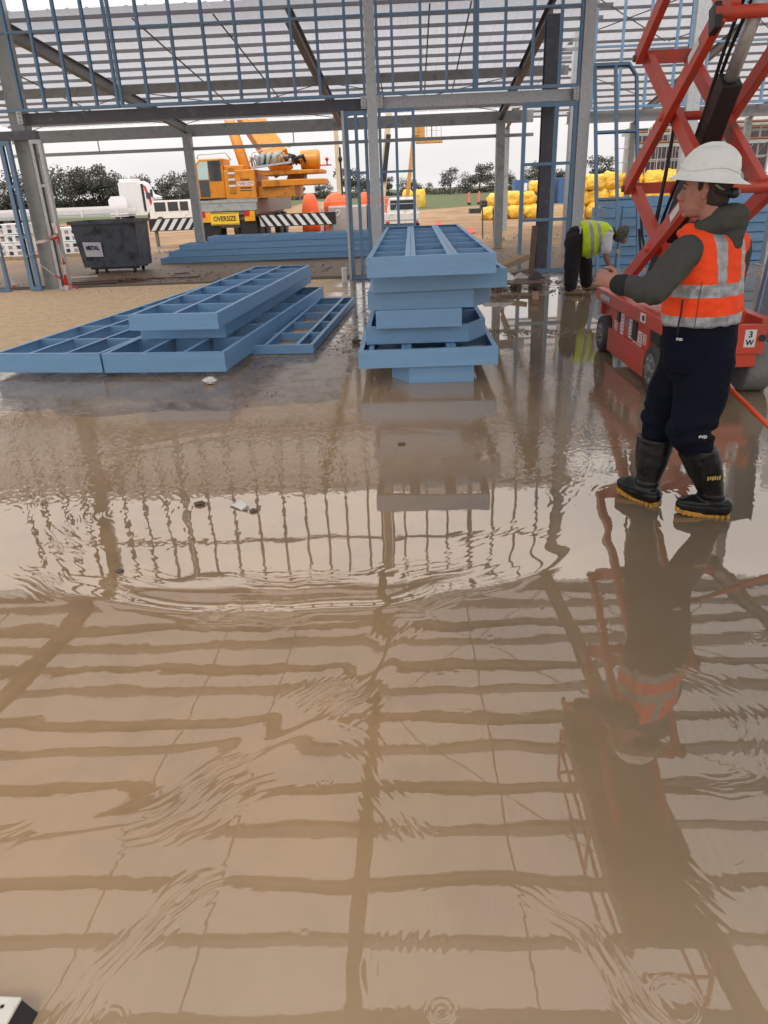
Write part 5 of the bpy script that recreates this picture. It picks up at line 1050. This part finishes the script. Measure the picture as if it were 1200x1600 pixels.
# gumboots
def gumboot(top, ankle, heel, toe, sideprint):
    top, ankle, heel, toe = map(Vector, (top, ankle, heel, toe)); d = (toe-heel); d.z = 0; ln = d.length; d.normalize(); s = Vector((-d.y, d.x, 0)); rise = toe.z
    b = MB(); ax = (top-ankle).normalized()
    b.loft([(tuple(ankle+ax*t_*(top-ankle).length), tuple(d*r), tuple(s*r*.86)) for t_, r in ((-.15, .070), (.05, .070), (.2, .074), (.45, .092), (.75, .104), (1.0, .106))], 20)
    b.limb([heel+d*.045+up*.055, heel+d*.14+up*.06, heel+d*.21+up*(.048+rise*.7), toe-d*.045+up*.042], [.056, .062, .055, .047], 16, flat=.98)
    b.ball(tuple(heel+d*.045+up*.04), (.05, .05, .04), 12, 8)
    me = setm(fuse(b, .0065, 3), 'gumboot')
    wrinkle(me, lambda c: .0025*mnoise.noise((c.x*14, c.y*14, c.z*22))+(.0035 if abs((c-ankle).dot(ax)-(top-ankle).length*.93) < .012 else 0)+(.003*math.sin(c.z*160) if .07 < c.z < .15 else 0))
    # cut the top open edge dark: trousers fill it
    bo = obj('boot', me, man)
    def sole(q):
        n = 26; P = []
        for i in range(n):
            u = i/n*2*math.pi; f = .5-.5*math.cos(u); x = f*ln; wd = .047*(1 if f > .55 else .84)*max(0, math.sin(math.acos(max(-1, min(1, 2*f-1)))))**.45
            P.append(heel+d*x+s*(wd if u < math.pi else -wd)+up*(rise*max(0, (f-.45)/.55)**1.5))
        zb = [p+up*(.0 if 1 else 0) for p in P]; zt = [p+up*.030 for p in P]
        q.add(zb+zt, [tuple(range(n-1, -1, -1)), tuple(range(n, 2*n))]+[(i, (i+1) % n, n+(i+1) % n, n+i) for i in range(n)])
    so = part('sole', 'boot_sole', bo, sole)
    for k in range(9):
        f = .06+.1*k; c = heel+d*(ln*f)+up*(.008+rise*max(0, (f-.45)/.55)**1.5)
        if .34 < f < .48: continue
        part('lug', 'boot_sole', so, lambda q: q.box(tuple(c), (.014, .098, .02), rz=math.atan2(d.y, d.x)), bevel=.002)
    return bo
bL = gumboot((1.512, 3.642, .405), (1.637, 3.662, .115), (1.742, 3.645, .004), (1.462, 3.70, .018), 1)
for k in range(6): part('boot_print', 'boot_print', bL, lambda q: q.box((1.555+.0125*k, 3.5545+.0012*k, .262+.002*(k % 2)), (.007, .003, .022-.004*(k % 3 == 1)), rz=.1))
bR = gumboot((1.382, 3.895, .385), (1.352, 3.872, .115), (1.405, 3.80, .004), (1.235, 4.02, .03), 0)
# hard hat
hb = MB(); HT = HC+up*.058; tl = R_(6); hu = (up*math.cos(tl)-hf*math.sin(tl)); hF = (hf*math.cos(tl)+up*math.sin(tl))
def HH(f, l, z): return HT+hF*f+hl*l+hu*z
hb.loft([(tuple(HH(o, 0, z)), tuple(hF*rf), tuple(hl*rl)) for z, rf, rl, o in ((-.024, .190, .155, -.012), (-.022, .186, .151, -.012), (-.010, .160, .132, -.008), (.000, .142, .118, -.005), (.012, .134, .110, -.004), (.045, .131, .107, -.006), (.05, .129, .105, -.007), (.08, .119, .097, -.010), (.105, .096, .079, -.012), (.121, .065, .055, -.013), (.128, .03, .026, -.014), (.129, .01, .009, -.014))], 44)
hat = obj('hard_hat', hb.mesh('hard_hat', 'hat_white', True), man); sm_ = hat.modifiers.new('sub', 'SUBSURF'); sm_.levels = 1; sm_.render_levels = 2
part('ridge', 'hat_white', hat, lambda q: q.path([tuple(HH(-.012+.127*math.cos(a)*k, .0, .012+.121*math.sin(a))) for a, k in [(j*math.pi/16, .99) for j in range(2, 15)]], [.006]+[.013]*11+[.006], 8), smooth=True)
part('rim_line', 'hat_white', hat, lambda q: q.path([tuple(HH(-.005+.1335*math.cos(a), .1095*math.sin(a), .030+.010*math.cos(3*a))) for a in [j*2*math.pi/40 for j in range(41)]], .0035, 6), smooth=True)
for k in range(3): part('vent', 'black', hat, lambda q: q.limb([HH(-.02-.022*k+.02, .054-.002*k, .1135-.003*k), HH(-.026-.022*k+.02, .050, .1165-.003*k)], [.0038, .0038], 8))
part('harness', 'cuff', hat, lambda q: (q.path([tuple(HH(-.02+.112*math.cos(a), .088*math.sin(a), -.045-.02*(1+math.cos(a+math.pi))/2)) for a in [R_(112+j*6.8) for j in range(21)]], .012, 6),), smooth=True)
part('adjuster', 'black', hat, lambda q: q.limb([HH(-.135, .02, -.062), HH(-.135, -.02, -.062)], [.024, .024], 12)); part('strap', 'sticker_grey', hat, lambda q: q.path([tuple(HH(-.055, .087, -.03)), tuple(HH(-.085, .074, -.05)), tuple(HH(-.112, .052, -.064))], .006, 5))
# squeegee he drags along
p0, p1 = Vector((1.60, 3.955, .80)), Vector((1.675, 3.9, .709)); dd = Vector((1.897, 3.72, .489))-p1
pe = p1+dd*(p1.z-.05)/(-dd.z)
sq = thing('squeegee', 'orange handled floor squeegee trailing behind the walking worker', 'squeegee', tuple(pe))
part('handle', 'orange_pole', sq, lambda q: q.tube(tuple(p1-dd.normalized()*.12), tuple(pe), .0135, 14), smooth=True); hd_ = Vector((dd.y, -dd.x, 0)).normalized()
part('head', 'galv', sq, lambda q: q.bar(tuple(pe-hd_*.3), tuple(pe+hd_*.3), .05, .04)); part('blade', 'rubber', sq, lambda q: q.bar(tuple(pe-hd_*.3-up*.032), tuple(pe+hd_*.3-up*.032), .012, .03))

# ---- worker bending in yellow
wk = thing('person', 'worker in yellow vest and patterned cap bending over by the right post', 'person', (2.85, 12.5, 0))
hA, kA, aA = (2.74, 12.42, .86), (2.72, 12.40, .46), (2.70, 12.40, .09); hB, kB, aB = (2.80, 12.62, .86), (3.02, 12.78, .46), (3.10, 12.95, .09)
sA, eA, wA = (3.20, 12.28, .90), (3.19, 12.22, .60), (3.32, 12.20, .36); sB, eB, wB = (3.24, 12.62, .92), (3.30, 12.62, .62), (3.36, 12.40, .34)
b = MB(); b.limb([(2.76, 12.5, .88), (3.0, 12.47, .97), (3.24, 12.44, .95)], [.13, .14, .11], 16); b.limb([(3.24, 12.44, .96), (3.38, 12.42, .93)], [.06, .055], 12)
b.ball((3.47, 12.42, .90), (.095, .075, .105), 14, 10); b.ball((3.50, 12.41, .83), (.06, .055, .06), 12, 8); b.limb([(3.545, 12.41, .87), (3.565, 12.41, .845)], [.012, .016], 8); b.ball((3.455, 12.34, .87), (.02, .012, .03), 8, 6)
b.limb([sA, eA, wA], [.052, .044, .032]); b.limb([sB, eB, wB], [.052, .044, .032]); b.limb([hA, kA, aA], [.08, .055, .04]); b.limb([hB, kB, aB], [.08, .055, .04])
hand(b, wA, (.6, -.1, -.8), (.5, .5, .4), (-.5, -.6, -.3), .5); hand(b, wB, (.4, -.5, -.8), (-.4, -.4, .2), (.5, .5, 0), .5)
me = setm(fuse(b, .008, 2), 'skin_brown'); me.polygons.foreach_set('use_smooth', [True]*len(me.polygons)); obj('body', me, wk)
b = MB(); b.limb([(2.73, 12.47, .80), (2.77, 12.5, .90)], [.155, .165], 16); b.limb([(2.73, 12.42, .84), (2.71, 12.40, .46), (2.705, 12.40, .14)], [.145, .125, .10], 16); b.limb([(2.80, 12.60, .82), (3.0, 12.76, .46), (3.085, 12.92, .14)], [.14, .12, .10], 16)
me = setm(fuse(b, .011, 3), 'black_cloth'); wrinkle(me, fold(.010, 10, 10, 12, 5)); obj('trousers', me, wk)
b = MB(); b.limb([(2.80, 12.5, .91), (3.0, 12.47, .93), (3.2, 12.45, .94)], [.15, .14, .11], 16); b.limb([(3.2, 12.34, .93), sA, (3.195, 12.235, .72)], [.10, .095, .088], 14); b.limb([(3.22, 12.55, .94), sB, (3.28, 12.62, .74)], [.1, .095, .085], 14)
me = setm(fuse(b, .011, 3), 'shirt_white'); wrinkle(me, fold(.008, 12, 12, 14, 1)); obj('shirt', me, wk)
part('waistband', 'black_cloth', wk, lambda q: q.loft([((2.80, 12.5, .945), (0, .165, 0), (.05, 0, .175)), ((2.86, 12.5, .955), (0, .17, 0), (.05, 0, .18))], 18), smooth=True)
tx = Vector((.97, 0, .12)).normalized()
vest_mat('vest_yellow', (.56, .74, .02), [(tuple(tx), 2.955*tx.x+.95*tx.z-.028, 2.955*tx.x+.95*tx.z+.028), (tuple(tx), 3.075*tx.x+.97*tx.z-.026, 3.075*tx.x+.97*tx.z+.026), ((0, 0, 1), .955, 1.005, (1, 0, 0), 3.20, 3.32)])
b = MB(); b.loft([((2.835, 12.48, .865), (0, .23, 0), (-.02, 0, .255)), ((2.93, 12.47, .85), (0, .245, 0), (-.03, 0, .29)), ((3.05, 12.465, .865), (0, .25, 0), (-.03, 0, .275)), ((3.16, 12.455, .90), (0, .245, 0), (-.03, 0, .22)), ((3.26, 12.45, .945), (0, .215, 0), (-.03, 0, .155)), ((3.32, 12.44, .955), (0, .11, 0), (-.02, 0, .085))], 26)
me = setm(fuse(b, .010, 4), MATS['vest_yellow']); wrinkle(me, lambda c: .011*mnoise.noise((c.x*9, c.y*6, c.z*6))+.007*math.sin(c.x*26+4*mnoise.noise((c.x*3, c.z*4, 2)))*max(0, min(1, (.95-c.z)/.2))); obj('vest', me, wk)
part('collar', 'black_cloth', wk, lambda q: q.loft([((3.315, 12.44, .955), (0, .105, 0), (-.02, 0, .09)), ((3.355, 12.435, .945), (0, .085, 0), (-.02, 0, .08))], 16), smooth=True)
part('arm_binding', 'black_cloth', wk, lambda q: q.path([(3.20+.105*math.cos(a), 12.262+.0*a, .905+.105*math.sin(a)) for a in [R_(150+j*20) for j in range(12)]], .013, 6), smooth=True)
b = MB(); b.loft([((3.45+.034*k_, 12.42, .925), tuple(Vector((.35, 0, 1)).normalized()*r*1.2), (0, r*1.05, 0)) for k_, r in ((-2.2, .06), (-1.4, .098), (0, .112), (1.6, .108), (2.6, .09), (3.4, .05))], 18)
me = setm(fuse(b, .008, 2), 'camo'); wrinkle(me, fold(.004, 30, 30, 30)); obj('cap', me, wk)
def wboot(ank, toe):
    ank, toe = Vector(ank), Vector(toe); b = MB(); b.limb([ank+up*.10, ank], [.07, .062], 12); h0 = Vector((ank.x, ank.y, .05)); d = (toe-h0).normalized(); b.limb([h0-d*.03, h0+d*.1, toe], [.052, .055, .045], 12)
    me = setm(fuse(b, .009, 2), 'tan_leather'); wrinkle(me, fold(.005, 20, 20, 20)); bo = obj('boot', me, wk)
    part('sole', 'rubber', bo, lambda q: q.loft([(tuple(h0+d*t_-up*.045), tuple(Vector((-d.y, d.x, 0)).normalized()*w), (0, 0, .014)) for t_, w in ((-.085, .03), (-.06, .05), (.05, .055), (.14, .056), (.21, .035))], 10))
wboot(aA, (2.89, 12.33, .05)); wboot(aB, (3.31, 12.98, .05))
sp_ = thing('spirit_level', 'long level tool held upright by the bending worker', 'tool', (3.40, 12.42, .02))
part('bar', 'container_blue', sp_, lambda q: q.bar((3.42, 12.50, .02), (3.50, 12.62, 1.32), .02, .05)); part('vial', 'sign_yellow', sp_, lambda q: q.bar((3.455, 12.54, .62), (3.459, 12.546, .68), .024, .054))
# ------------------------------------------------------------------ trees
def tree_meshes(seed, h, w, leaf, nleaf, sparse):
    rn = random.Random(seed); tb = MB()
    tr_top = h*.55
    tb.path([(0, 0, -.3), (.05*w, 0, h*.25), (-.04*w, .02, tr_top), (0, 0, h*.8)], [.05*h*.6, .035*h*.6, .025*h*.6, .008*h], 7)
    clumps = []
    for k in range(9):
        a = rn.uniform(0, 6.28); r = w*.5*rn.uniform(.35, .95); z = h*rn.uniform(.42, .95)
        q = 1-.5*abs(z/h-.62); e = (math.cos(a)*r*q, math.sin(a)*r*q, z); clumps.append((e, rn.uniform(.16, .30)*w))
        tb.path([(0, 0, h*rn.uniform(.2, .5)), (e[0]*.5, e[1]*.5, z*.75), e], [.02*h*.5, .012*h*.5, .004*h], 5)
    lb_ = MB(); V = []; F = []
    for i in range(nleaf):
        (c, r) = rn.choice(clumps)
        d = Vector((rn.gauss(0, 1), rn.gauss(0, 1), rn.gauss(0, .7))).normalized()*r*rn.random()**.45
        p = Vector(c)+d; s = leaf*rn.uniform(.6, 1.5)
        u = Vector((rn.gauss(0, 1), rn.gauss(0, 1), rn.gauss(0, 1))).normalized(); v = u.cross(Vector((rn.gauss(0, 1), rn.gauss(0, 1), rn.gauss(0, 1)))).normalized()
        n = len(V); V += [p-u*s-v*s*.3, p+u*s*.2-v*s*.7, p+u*s+v*s*.2, p-u*s*.1+v*s*.7]; F.append((n, n+1, n+2, n+3))
    lb_.v = [tuple(q) for q in V]; lb_.f = F
    return tb.mesh('trunk', 'bark', True), lb_
TV = []
for i, (h, w, leaf, n) in enumerate(((6.6, 5.6, .17, 2200), (5.6, 6.6, .17, 2000), (5.6, 4.6, .14, 1100), (3.0, 5.0, .14, 1100))):
    tm, lm = tree_meshes(20+i, h, w, leaf, n, 0)
    TV.append((tm, lm.mesh('crown', ('leaf_a', 'leaf_b', 'leaf_c', 'leaf_b')[i]), h))
TL = 'trees on the horizon'
tp = [(-84, 0, 1.0), (-79, 1, 1.05), (-75, 0, .9), (-71.5, 1, 1.0), (-67.5, 0, .98), (-64.5, 1, 1.05), (-62, 0, 1.02), (-59, 1, 1.0), (-56.2, 0, .72), (-53, 1, .8), (-50, 0, .7), (-47, 1, .82), (-44.5, 0, .82), (-42, 1, .75), (-39, 1, .6), (-36, 1, .55), (-31, 3, .8), (-24, 1, .55), (-20.5, 0, .72), (-16, 1, .6), (-10.4, 0, .95), (-8.2, 1, .75), (-3.6, 0, .62), (.8, 1, .62), (4.2, 3, .8), (9.2, 2, 1.0), (12.4, 1, .7), (15.6, 0, .92), (18, 1, .72), (20.5, 1, .68), (24.8, 2, 1.0), (28, 0, .9), (33, 1, .8), (38, 0, 1), (45, 1, .9)]
cnt = {}
for i, (x, k, s) in enumerate(tp):
    y = 152+9*((i*37) % 5)/4; tm, lm, h = TV[k]; z = ground_h(x, y)
    side = 'left of the white truck' if x < -62 else 'between truck and crane' if x < -36 else 'behind the crane' if x < -8 else 'above the grassy bank' if x < 22 else 'right of the dark column'
    cnt[side] = cnt.get(side, 0)+1
    ordw = ('first', 'second', 'third', 'fourth', 'fifth', 'sixth', 'seventh', 'eighth', 'ninth', 'tenth', 'eleventh', 'twelfth')[cnt[side]-1]
    kind = ('tall dark gum tree', 'spreading dark gum tree', 'sparse open gum tree', 'low round bush tree')[k]
    t_ = thing('gum_tree', '%s on the horizon, %s from the left %s' % (kind, ordw, side), 'tree', (x, y, z), 0, TL)
    t_.rotation_euler.z = i*2.4; s *= 1.12 if x < -36 else .85; t_.scale = (s*1.05, s*1.05, s)
    for nm, me in (('trunk', tm), ('crown', lm)):
        o = bpy.data.objects.new(nm, me); COL.objects.link(o); o.parent = t_
# hedge-dark understorey that closes the tree line
for (x0, x1, h, lb_, sd) in ((-92, -36, 2.6, 'dark scrub filling the ground under the left tree line', 4), (-34, 46, 1.3, 'low scrub along the top of the grassy bank', 5)):
    rn = random.Random(sd); V = []; F = []
    for i in range(9000 if sd == 4 else 5000):
        x = rn.uniform(x0, x1); y = rn.uniform(158, 166); z = ground_h(x, y)+rn.random()**1.2*h*(.7+.5*mnoise.noise((x*.3, 0, 0))); s = rn.uniform(.16, .36)
        u = Vector((rn.gauss(0, 1), rn.gauss(0, 1), rn.gauss(0, 1))).normalized(); v = u.cross(Vector((rn.gauss(0, 1), rn.gauss(0, 1), rn.gauss(0, 1)))).normalized()
        n = len(V); p = Vector((x, y, z)); V += [tuple(p-u*s), tuple(p-v*s*.7), tuple(p+u*s), tuple(p+v*s*.7)]; F.append((n, n+1, n+2, n+3))
    b_ = MB(); b_.v = V; b_.f = F; me = b_.mesh('scrub', 'leaf_c'); tag(obj('scrub', me), lb_, 'scrub', None, 'stuff')

# ------------------------------------------------------------------ barrier tape
def ribbon(label, pts, wdt, seg=.16, twist=0.0):
    r = thing('barrier_tape', label, 'barrier tape', pts[0], 0, 'red and white barrier tape')
    P = [Vector(p) for p in pts]; D = []
    for a, c in zip(P[:-1], P[1:]):
        n = max(1, int((c-a).length/.04)); D += [a.lerp(c, i/n) for i in range(n)]
    D.append(P[-1]); k = 0; i = 0; step = max(2, int(seg/.04))
    while i < len(D)-1:
        S = D[i:i+step+1]; V = []; F = []
        for j, p in enumerate(S):
            g = i+j; d = (D[min(g+1, len(D)-1)]-D[max(g-1, 0)]).normalized(); a0 = d.cross(Vector((0, 1, 0))).normalized(); a1 = d.cross(a0)
            w = a0*math.cos(twist*g)+a1*math.sin(twist*g); hw = wdt/2*(.75+.25*math.sin(g*.7)); nn = d.cross(w)*.0008
            V += [p+w*hw+nn, p-w*hw+nn, p-w*hw-nn, p+w*hw-nn]
        for j in range(len(S)-1):
            q = 4*j; F += [(q+e, q+(e+1) % 4, q+4+(e+1) % 4, q+4+e) for e in range(4)]
        b_ = MB(); b_.add(V, F); b_.build('red_band' if k % 2 else 'white_band', 'tape_red' if k % 2 else 'tape_white', r)
        k += 1; i += step
TY = 15.74
ribbon('twisted red and white tape hanging down the right side of the left column', [(-7.16, TY, 1.33), (-7.11, TY-.02, 1.13), (-7.14, TY, .88), (-7.10, TY-.01, .56), (-7.13, TY-.02, .24), (-7.16, TY-.02, .01)], .10, .2, .09)
ribbon('pale tape looped from the left stud to the left column', [(-8.43, TY, 1.35), (-8.3, TY, .83), (-8.15, TY, .70), (-7.88, TY, .69), (-7.58, TY, .81), (-7.32, TY, 1.05), (-7.12, TY, 1.28)], .045, 1.2, .05)
ribbon('pale tape running diagonally down across the left jamb to the slab', [(-8.43, TY-.01, 1.3), (-8.29, TY-.01, 1.2), (-7.97, TY-.01, .84), (-7.64, TY-.01, .56), (-7.35, TY-.01, .32), (-7.08, TY-.01, .13), (-6.91, TY-.01, .02)], .04, 1.4, .06)
ribbon('faded tape band wrapped level round the left column', [(-7.6, TY+.02, .97), (-7.35, TY+.02, 1.0), (-7.12, TY+.02, 1.05)], .06, .3, .02)
ribbon('tape tail hanging from the stud at the left edge', [(-8.42, TY, 1.0), (-8.40, TY, .6), (-8.30, TY, .35), (-8.27, TY, .1)], .07, .3, .1)

# ------------------------------------------------------------------ timber, rubbish and other small things
def stick(label, p0, p1, w, h, m='timber', name='timber_plank', group=None, cat='plank'):
    r = thing(name, label, cat, p0, 0, group)
    part('plank', m, r, lambda b: b.bar(p0, p1, w, h), bevel=.004)
    d = (Vector(p1)-Vector(p0)).normalized(); e = Vector(p1)
    part('end_grain', 'timber_wet' if m == 'timber' else 'timber', r, lambda b: b.bar(e, e+d*.002, w*.97, h*.97))
    return r
stick('thick brown timber plank propped up beside the tall stack', (1.55, 14.0, .26), (2.27, 14.6, .44), .26, .10)
stick('second timber plank lying below the propped plank', (1.6, 14.2, .09), (2.35, 14.9, .16), .2, .07, 'timber_wet')
stick('short red brown timber block lying in the water', (2.13, 12.35, .05), (1.98, 11.45, .05), .10, .085, 'timber_red', 'timber_block', None, 'timber')
stick('brown timber post leaning at the foot of the dark column', (2.60, 15.72, .0), (2.66, 15.84, .92), .11, .05, 'timber_wet')
pl = thing('timber_pallet', 'low dark timber pallet with scraps beside the tall stack', 'pallet', (2.0, 13.3, 0))
for k in range(5): part('slat', 'timber_wet', pl, lambda b: b.box((1.97, 13.12+k*.16, .125), (.85, .11, .022), rz=.03))
for x in (1.62, 1.97, 2.32): part('bearer', 'timber_wet', pl, lambda b: b.b2((x-.04, 13.05, .006), (x+.04, 13.85, .112)))
wr = MB(); rn = random.Random(5)
for k in range(7):
    c = (1.62+rn.uniform(-.18, .28), 13.5+rn.uniform(-.2, .3), .17); wr.loft([((c[0]+rn.uniform(-.03, .03), c[1], .135+z), (r*rn.uniform(.8, 1.3), 0, 0), (0, r*rn.uniform(.8, 1.3), 0)) for z, r in ((0, .16), (.06, .19), (.12, .12), (.16, .04))], 9)
tag(wr.build('plastic_wrap', 'clear_wrap', smooth=False), 'crumpled clear plastic wrap heaped on the dark pallet', 'plastic')
for k, (x, y, w, h, a, m, lb_) in enumerate(((2.35, 13.6, .34, .14, .4, 'scaf_dark', 'black rubbish scrap on the right end of the pallet'), (2.12, 13.9, .3, .09, -.3, 'concrete_block', 'grey rubbish scrap behind the black scrap'))):
    b_ = MB(); b_.add([(x-w/2, y, .14), (x+w/2, y-.05, .14), (x+w/2*.8, y+.2, .14), (x-w/3, y+.22, .14), (x, y+.08, .14+h)], [(0, 1, 4), (1, 2, 4), (2, 3, 4), (3, 0, 4), (3, 2, 1, 0)])
    tag(b_.build('rubbish', m), lb_, 'rubbish')
for k in range(5):
    y = 19.3+.16*k; stick('%s dark board of the pile behind the slab edge by the skip' % ('nearest', 'second nearest', 'middle', 'fourth', 'farthest')[k], (-8.9+.1*k, y, GZ+.03+.03*(k % 2)), (-7.45+.12*k, y+.1, GZ+.04+.04*(k % 2)), .13, .05, 'timber_wet', 'timber_plank', 'boards piled by the skip')
stick('pale strip of timber lying on the board pile by the skip', (-9.1, 20.2, GZ+.12), (-8.3, 20.3, GZ+.13), .05, .03, 'paper')
for k in range(22):
    x = rn.uniform(-7.4, -5.6); y = rn.uniform(19.2, 21.4)
    if k < 8: stick(('%s timber scrap from the left in the dirt behind the slab edge' % ('first', 'second', 'third', 'fourth', 'fifth', 'sixth', 'seventh', 'last')[k]), (-7.4+.22*k, y, GZ+.03), (-7.4+.22*k+rn.uniform(.2, .5), y+rn.uniform(-.2, .2), GZ+.04), .07, .03, 'timber_wet', 'timber_offcut', 'timber scraps in the dirt', 'offcut')
# loose grit and clods: silt lines on the slab and rubble in the dirt
def clods(label, spots, m, seed, parent_name='rubble'):
    rn = random.Random(seed); b_ = MB()
    for (x0, y0, x1, y1, sp, n, s0, s1, z) in spots:
        for i in range(n):
            u = rn.random(); x = x0+(x1-x0)*u+rn.gauss(0, sp); y = y0+(y1-y0)*u+rn.gauss(0, sp*.6); s = rn.uniform(s0, s1)*rn.random()**.6
            V = [(x+s*math.cos(a)*rn.uniform(.6, 1.2), y+s*math.sin(a)*rn.uniform(.6, 1.2), z) for a in (0, 1.25, 2.5, 3.8, 5.0)]+[(x+rn.uniform(-.2, .2)*s, y+rn.uniform(-.2, .2)*s, z+s*rn.uniform(.4, .9))]
            b_.add(V, [(i_, (i_+1) % 5, 5) for i_ in range(5)]+[(4, 3, 2, 1, 0)])
    return tag(b_.build(parent_name, m), label, None, None, 'stuff')
clods('dark silt and grit left in lines on the wet slab', [(1.0, 9.3, 2.2, 9.1, .22, 420, .008, .03, .003), (-.9, 8.2, -.3, 11.5, .2, 260, .006, .022, .001), (-6.5, 7.0, -4.4, 7.3, .5, 160, .006, .02, .001), (2.7, 12.9, 4.2, 13.6, .35, 420, .01, .05, .001), (3.0, 14.0, 4.4, 14.6, .4, 300, .01, .05, .001), (-1.6, 6.5, .0, 6.6, .4, 120, .004, .014, .002), (1.4, 13, 2.5, 13.4, .4, 220, .008, .035, .001)], 'silt', 3, 'grit')
clods('clods and small rubble scattered over the dirt yard', [(-10, 19, -2, 22, 1.6, 700, .02, .08, GZ), (-12, 28, 8, 34, 4, 500, .03, .12, GZ-.02), (-9.5, 30.5, -8.3, 31.5, .5, 160, .04, .14, GZ), (2, 18, 5, 26, 1.8, 380, .02, .07, GZ)], 'debris', 8)
clods('crumbs of dry dirt on the dusty left part of the slab', [(-6.5, 11, -2.5, 15.5, 1.0, 420, .004, .016, 0), (-7, 15.2, -1, 15.7, .3, 260, .006, .024, 0)], 'debris', 12, 'crumbs')
# earth thrown up behind the crane, pvc stub, litter, block
pv = thing('pipe_stub', 'short white plastic pipe standing at the slab edge', 'pipe', (-1.24, 15.5, 0))
part('pipe', 'pvc', pv, lambda b: b.tube((-1.24, 15.5, 0), (-1.24, 15.5, .26), .055, 16), smooth=False); part('cap', 'white_plastic', pv, lambda b: b.tube((-1.24, 15.5, .26), (-1.24, 15.5, .275), .06, 16))
def litter(label, c, s, m, seed, cat='litter', zsq=.5):
    rn = random.Random(seed); b_ = MB(); b_.ball((c[0], c[1], c[2]+s*zsq*.8), (s, s*.7, s*zsq), 9, 6); me = b_.mesh('litter', m)
    for v in me.vertices:
        v.co.x += rn.uniform(-.25, .25)*s; v.co.y += rn.uniform(-.25, .25)*s; v.co.z = max(c[2], v.co.z+rn.uniform(-.2, .25)*s*zsq)
    return tag(obj('litter', me), label, cat)
litter('white crumpled lump on the wet slab in front of the low stack', (-1.96, 7.05, .004), .075, 'paper', 2)
litter('dark lump on the wet slab right of the low stack', (-.62, 8.9, .002), .06, 'silt', 3); litter('dark scrap of leaf floating on the left water', (-1.46, 3.15, .004), .022, 'silt', 4, zsq=.3); litter('small green scrap floating near the white wrapper', (-1.27, 3.98, .004), .035, 'bark', 6, zsq=.3); litter('tiny dark scrap floating right of the white wrapper', (-.92, 3.86, .004), .028, 'silt', 7, zsq=.3); litter('tiny dark chip in the water below the tall stack', (-.05, 5.0, .004), .03, 'silt', 9, zsq=.3)
cc = thing('wrapper', 'torn white wrapper floating in the muddy water', 'wrapper', (-1.03, 3.92, .004))
part('sheet', 'paper', cc, lambda b: b.add([(-1.07, 3.97, .006), (-1.02, 3.985, .022), (-.965, 3.90, .030), (-1.0, 3.875, .010), (-1.085, 3.95, .012), (-1.07, 3.97, .004), (-1.02, 3.985, .004), (-.965, 3.90, .004), (-1.0, 3.875, .004)], [(0, 1, 2, 3), (0, 3, 4), (0, 5, 6, 1), (1, 6, 7, 2), (2, 7, 8, 3)])); part('fold', 'sticker_grey', cc, lambda b: b.add([(-1.0, 3.91, .012), (-.955, 3.895, .026), (-.945, 3.865, .016), (-.99, 3.87, .006)], [(0, 1, 2, 3)]))
bk = thing('edge_block', 'pale weathered block with dark side at the bottom left corner', 'block', (-1.05, .9, 0))
part('top_face', 'block_top', bk, lambda b: b.add([(-1.35, .72, .062), (-.925, .70, .062), (-.888, 1.045, .062), (-1.35, 1.06, .062), (-1.35, .72, .072), (-.925, .70, .072), (-.888, 1.045, .072), (-1.35, 1.06, .072)], [(3, 2, 1, 0), (4, 5, 6, 7), (0, 1, 5, 4), (1, 2, 6, 5), (2, 3, 7, 6), (3, 0, 4, 7)]), bevel=.004)
part('body', 'block_side', bk, lambda b: b.add([(-1.35, .70, .0), (-.898, .68, .0), (-.868, 1.05, .0), (-1.35, 1.07, .0), (-1.35, .72, .0615), (-.927, .70, .0615), (-.89, 1.043, .0615), (-1.35, 1.058, .0615)], [(3, 2, 1, 0), (4, 5, 6, 7), (0, 1, 5, 4), (1, 2, 6, 5), (2, 3, 7, 6), (3, 0, 4, 7)]))
part('nail_hole', 'black', bk, lambda b: b.tube((-.922, 1.022, .0722), (-.922, 1.022, .0730), .0045, 10)); part('bolt_ring', 'galv_grey', bk, lambda b: b.tube((-.985, .99, .072), (-.985, .99, .080), .016, 14))
bk.location = (-1.062, .878, 0)                # parts move with it
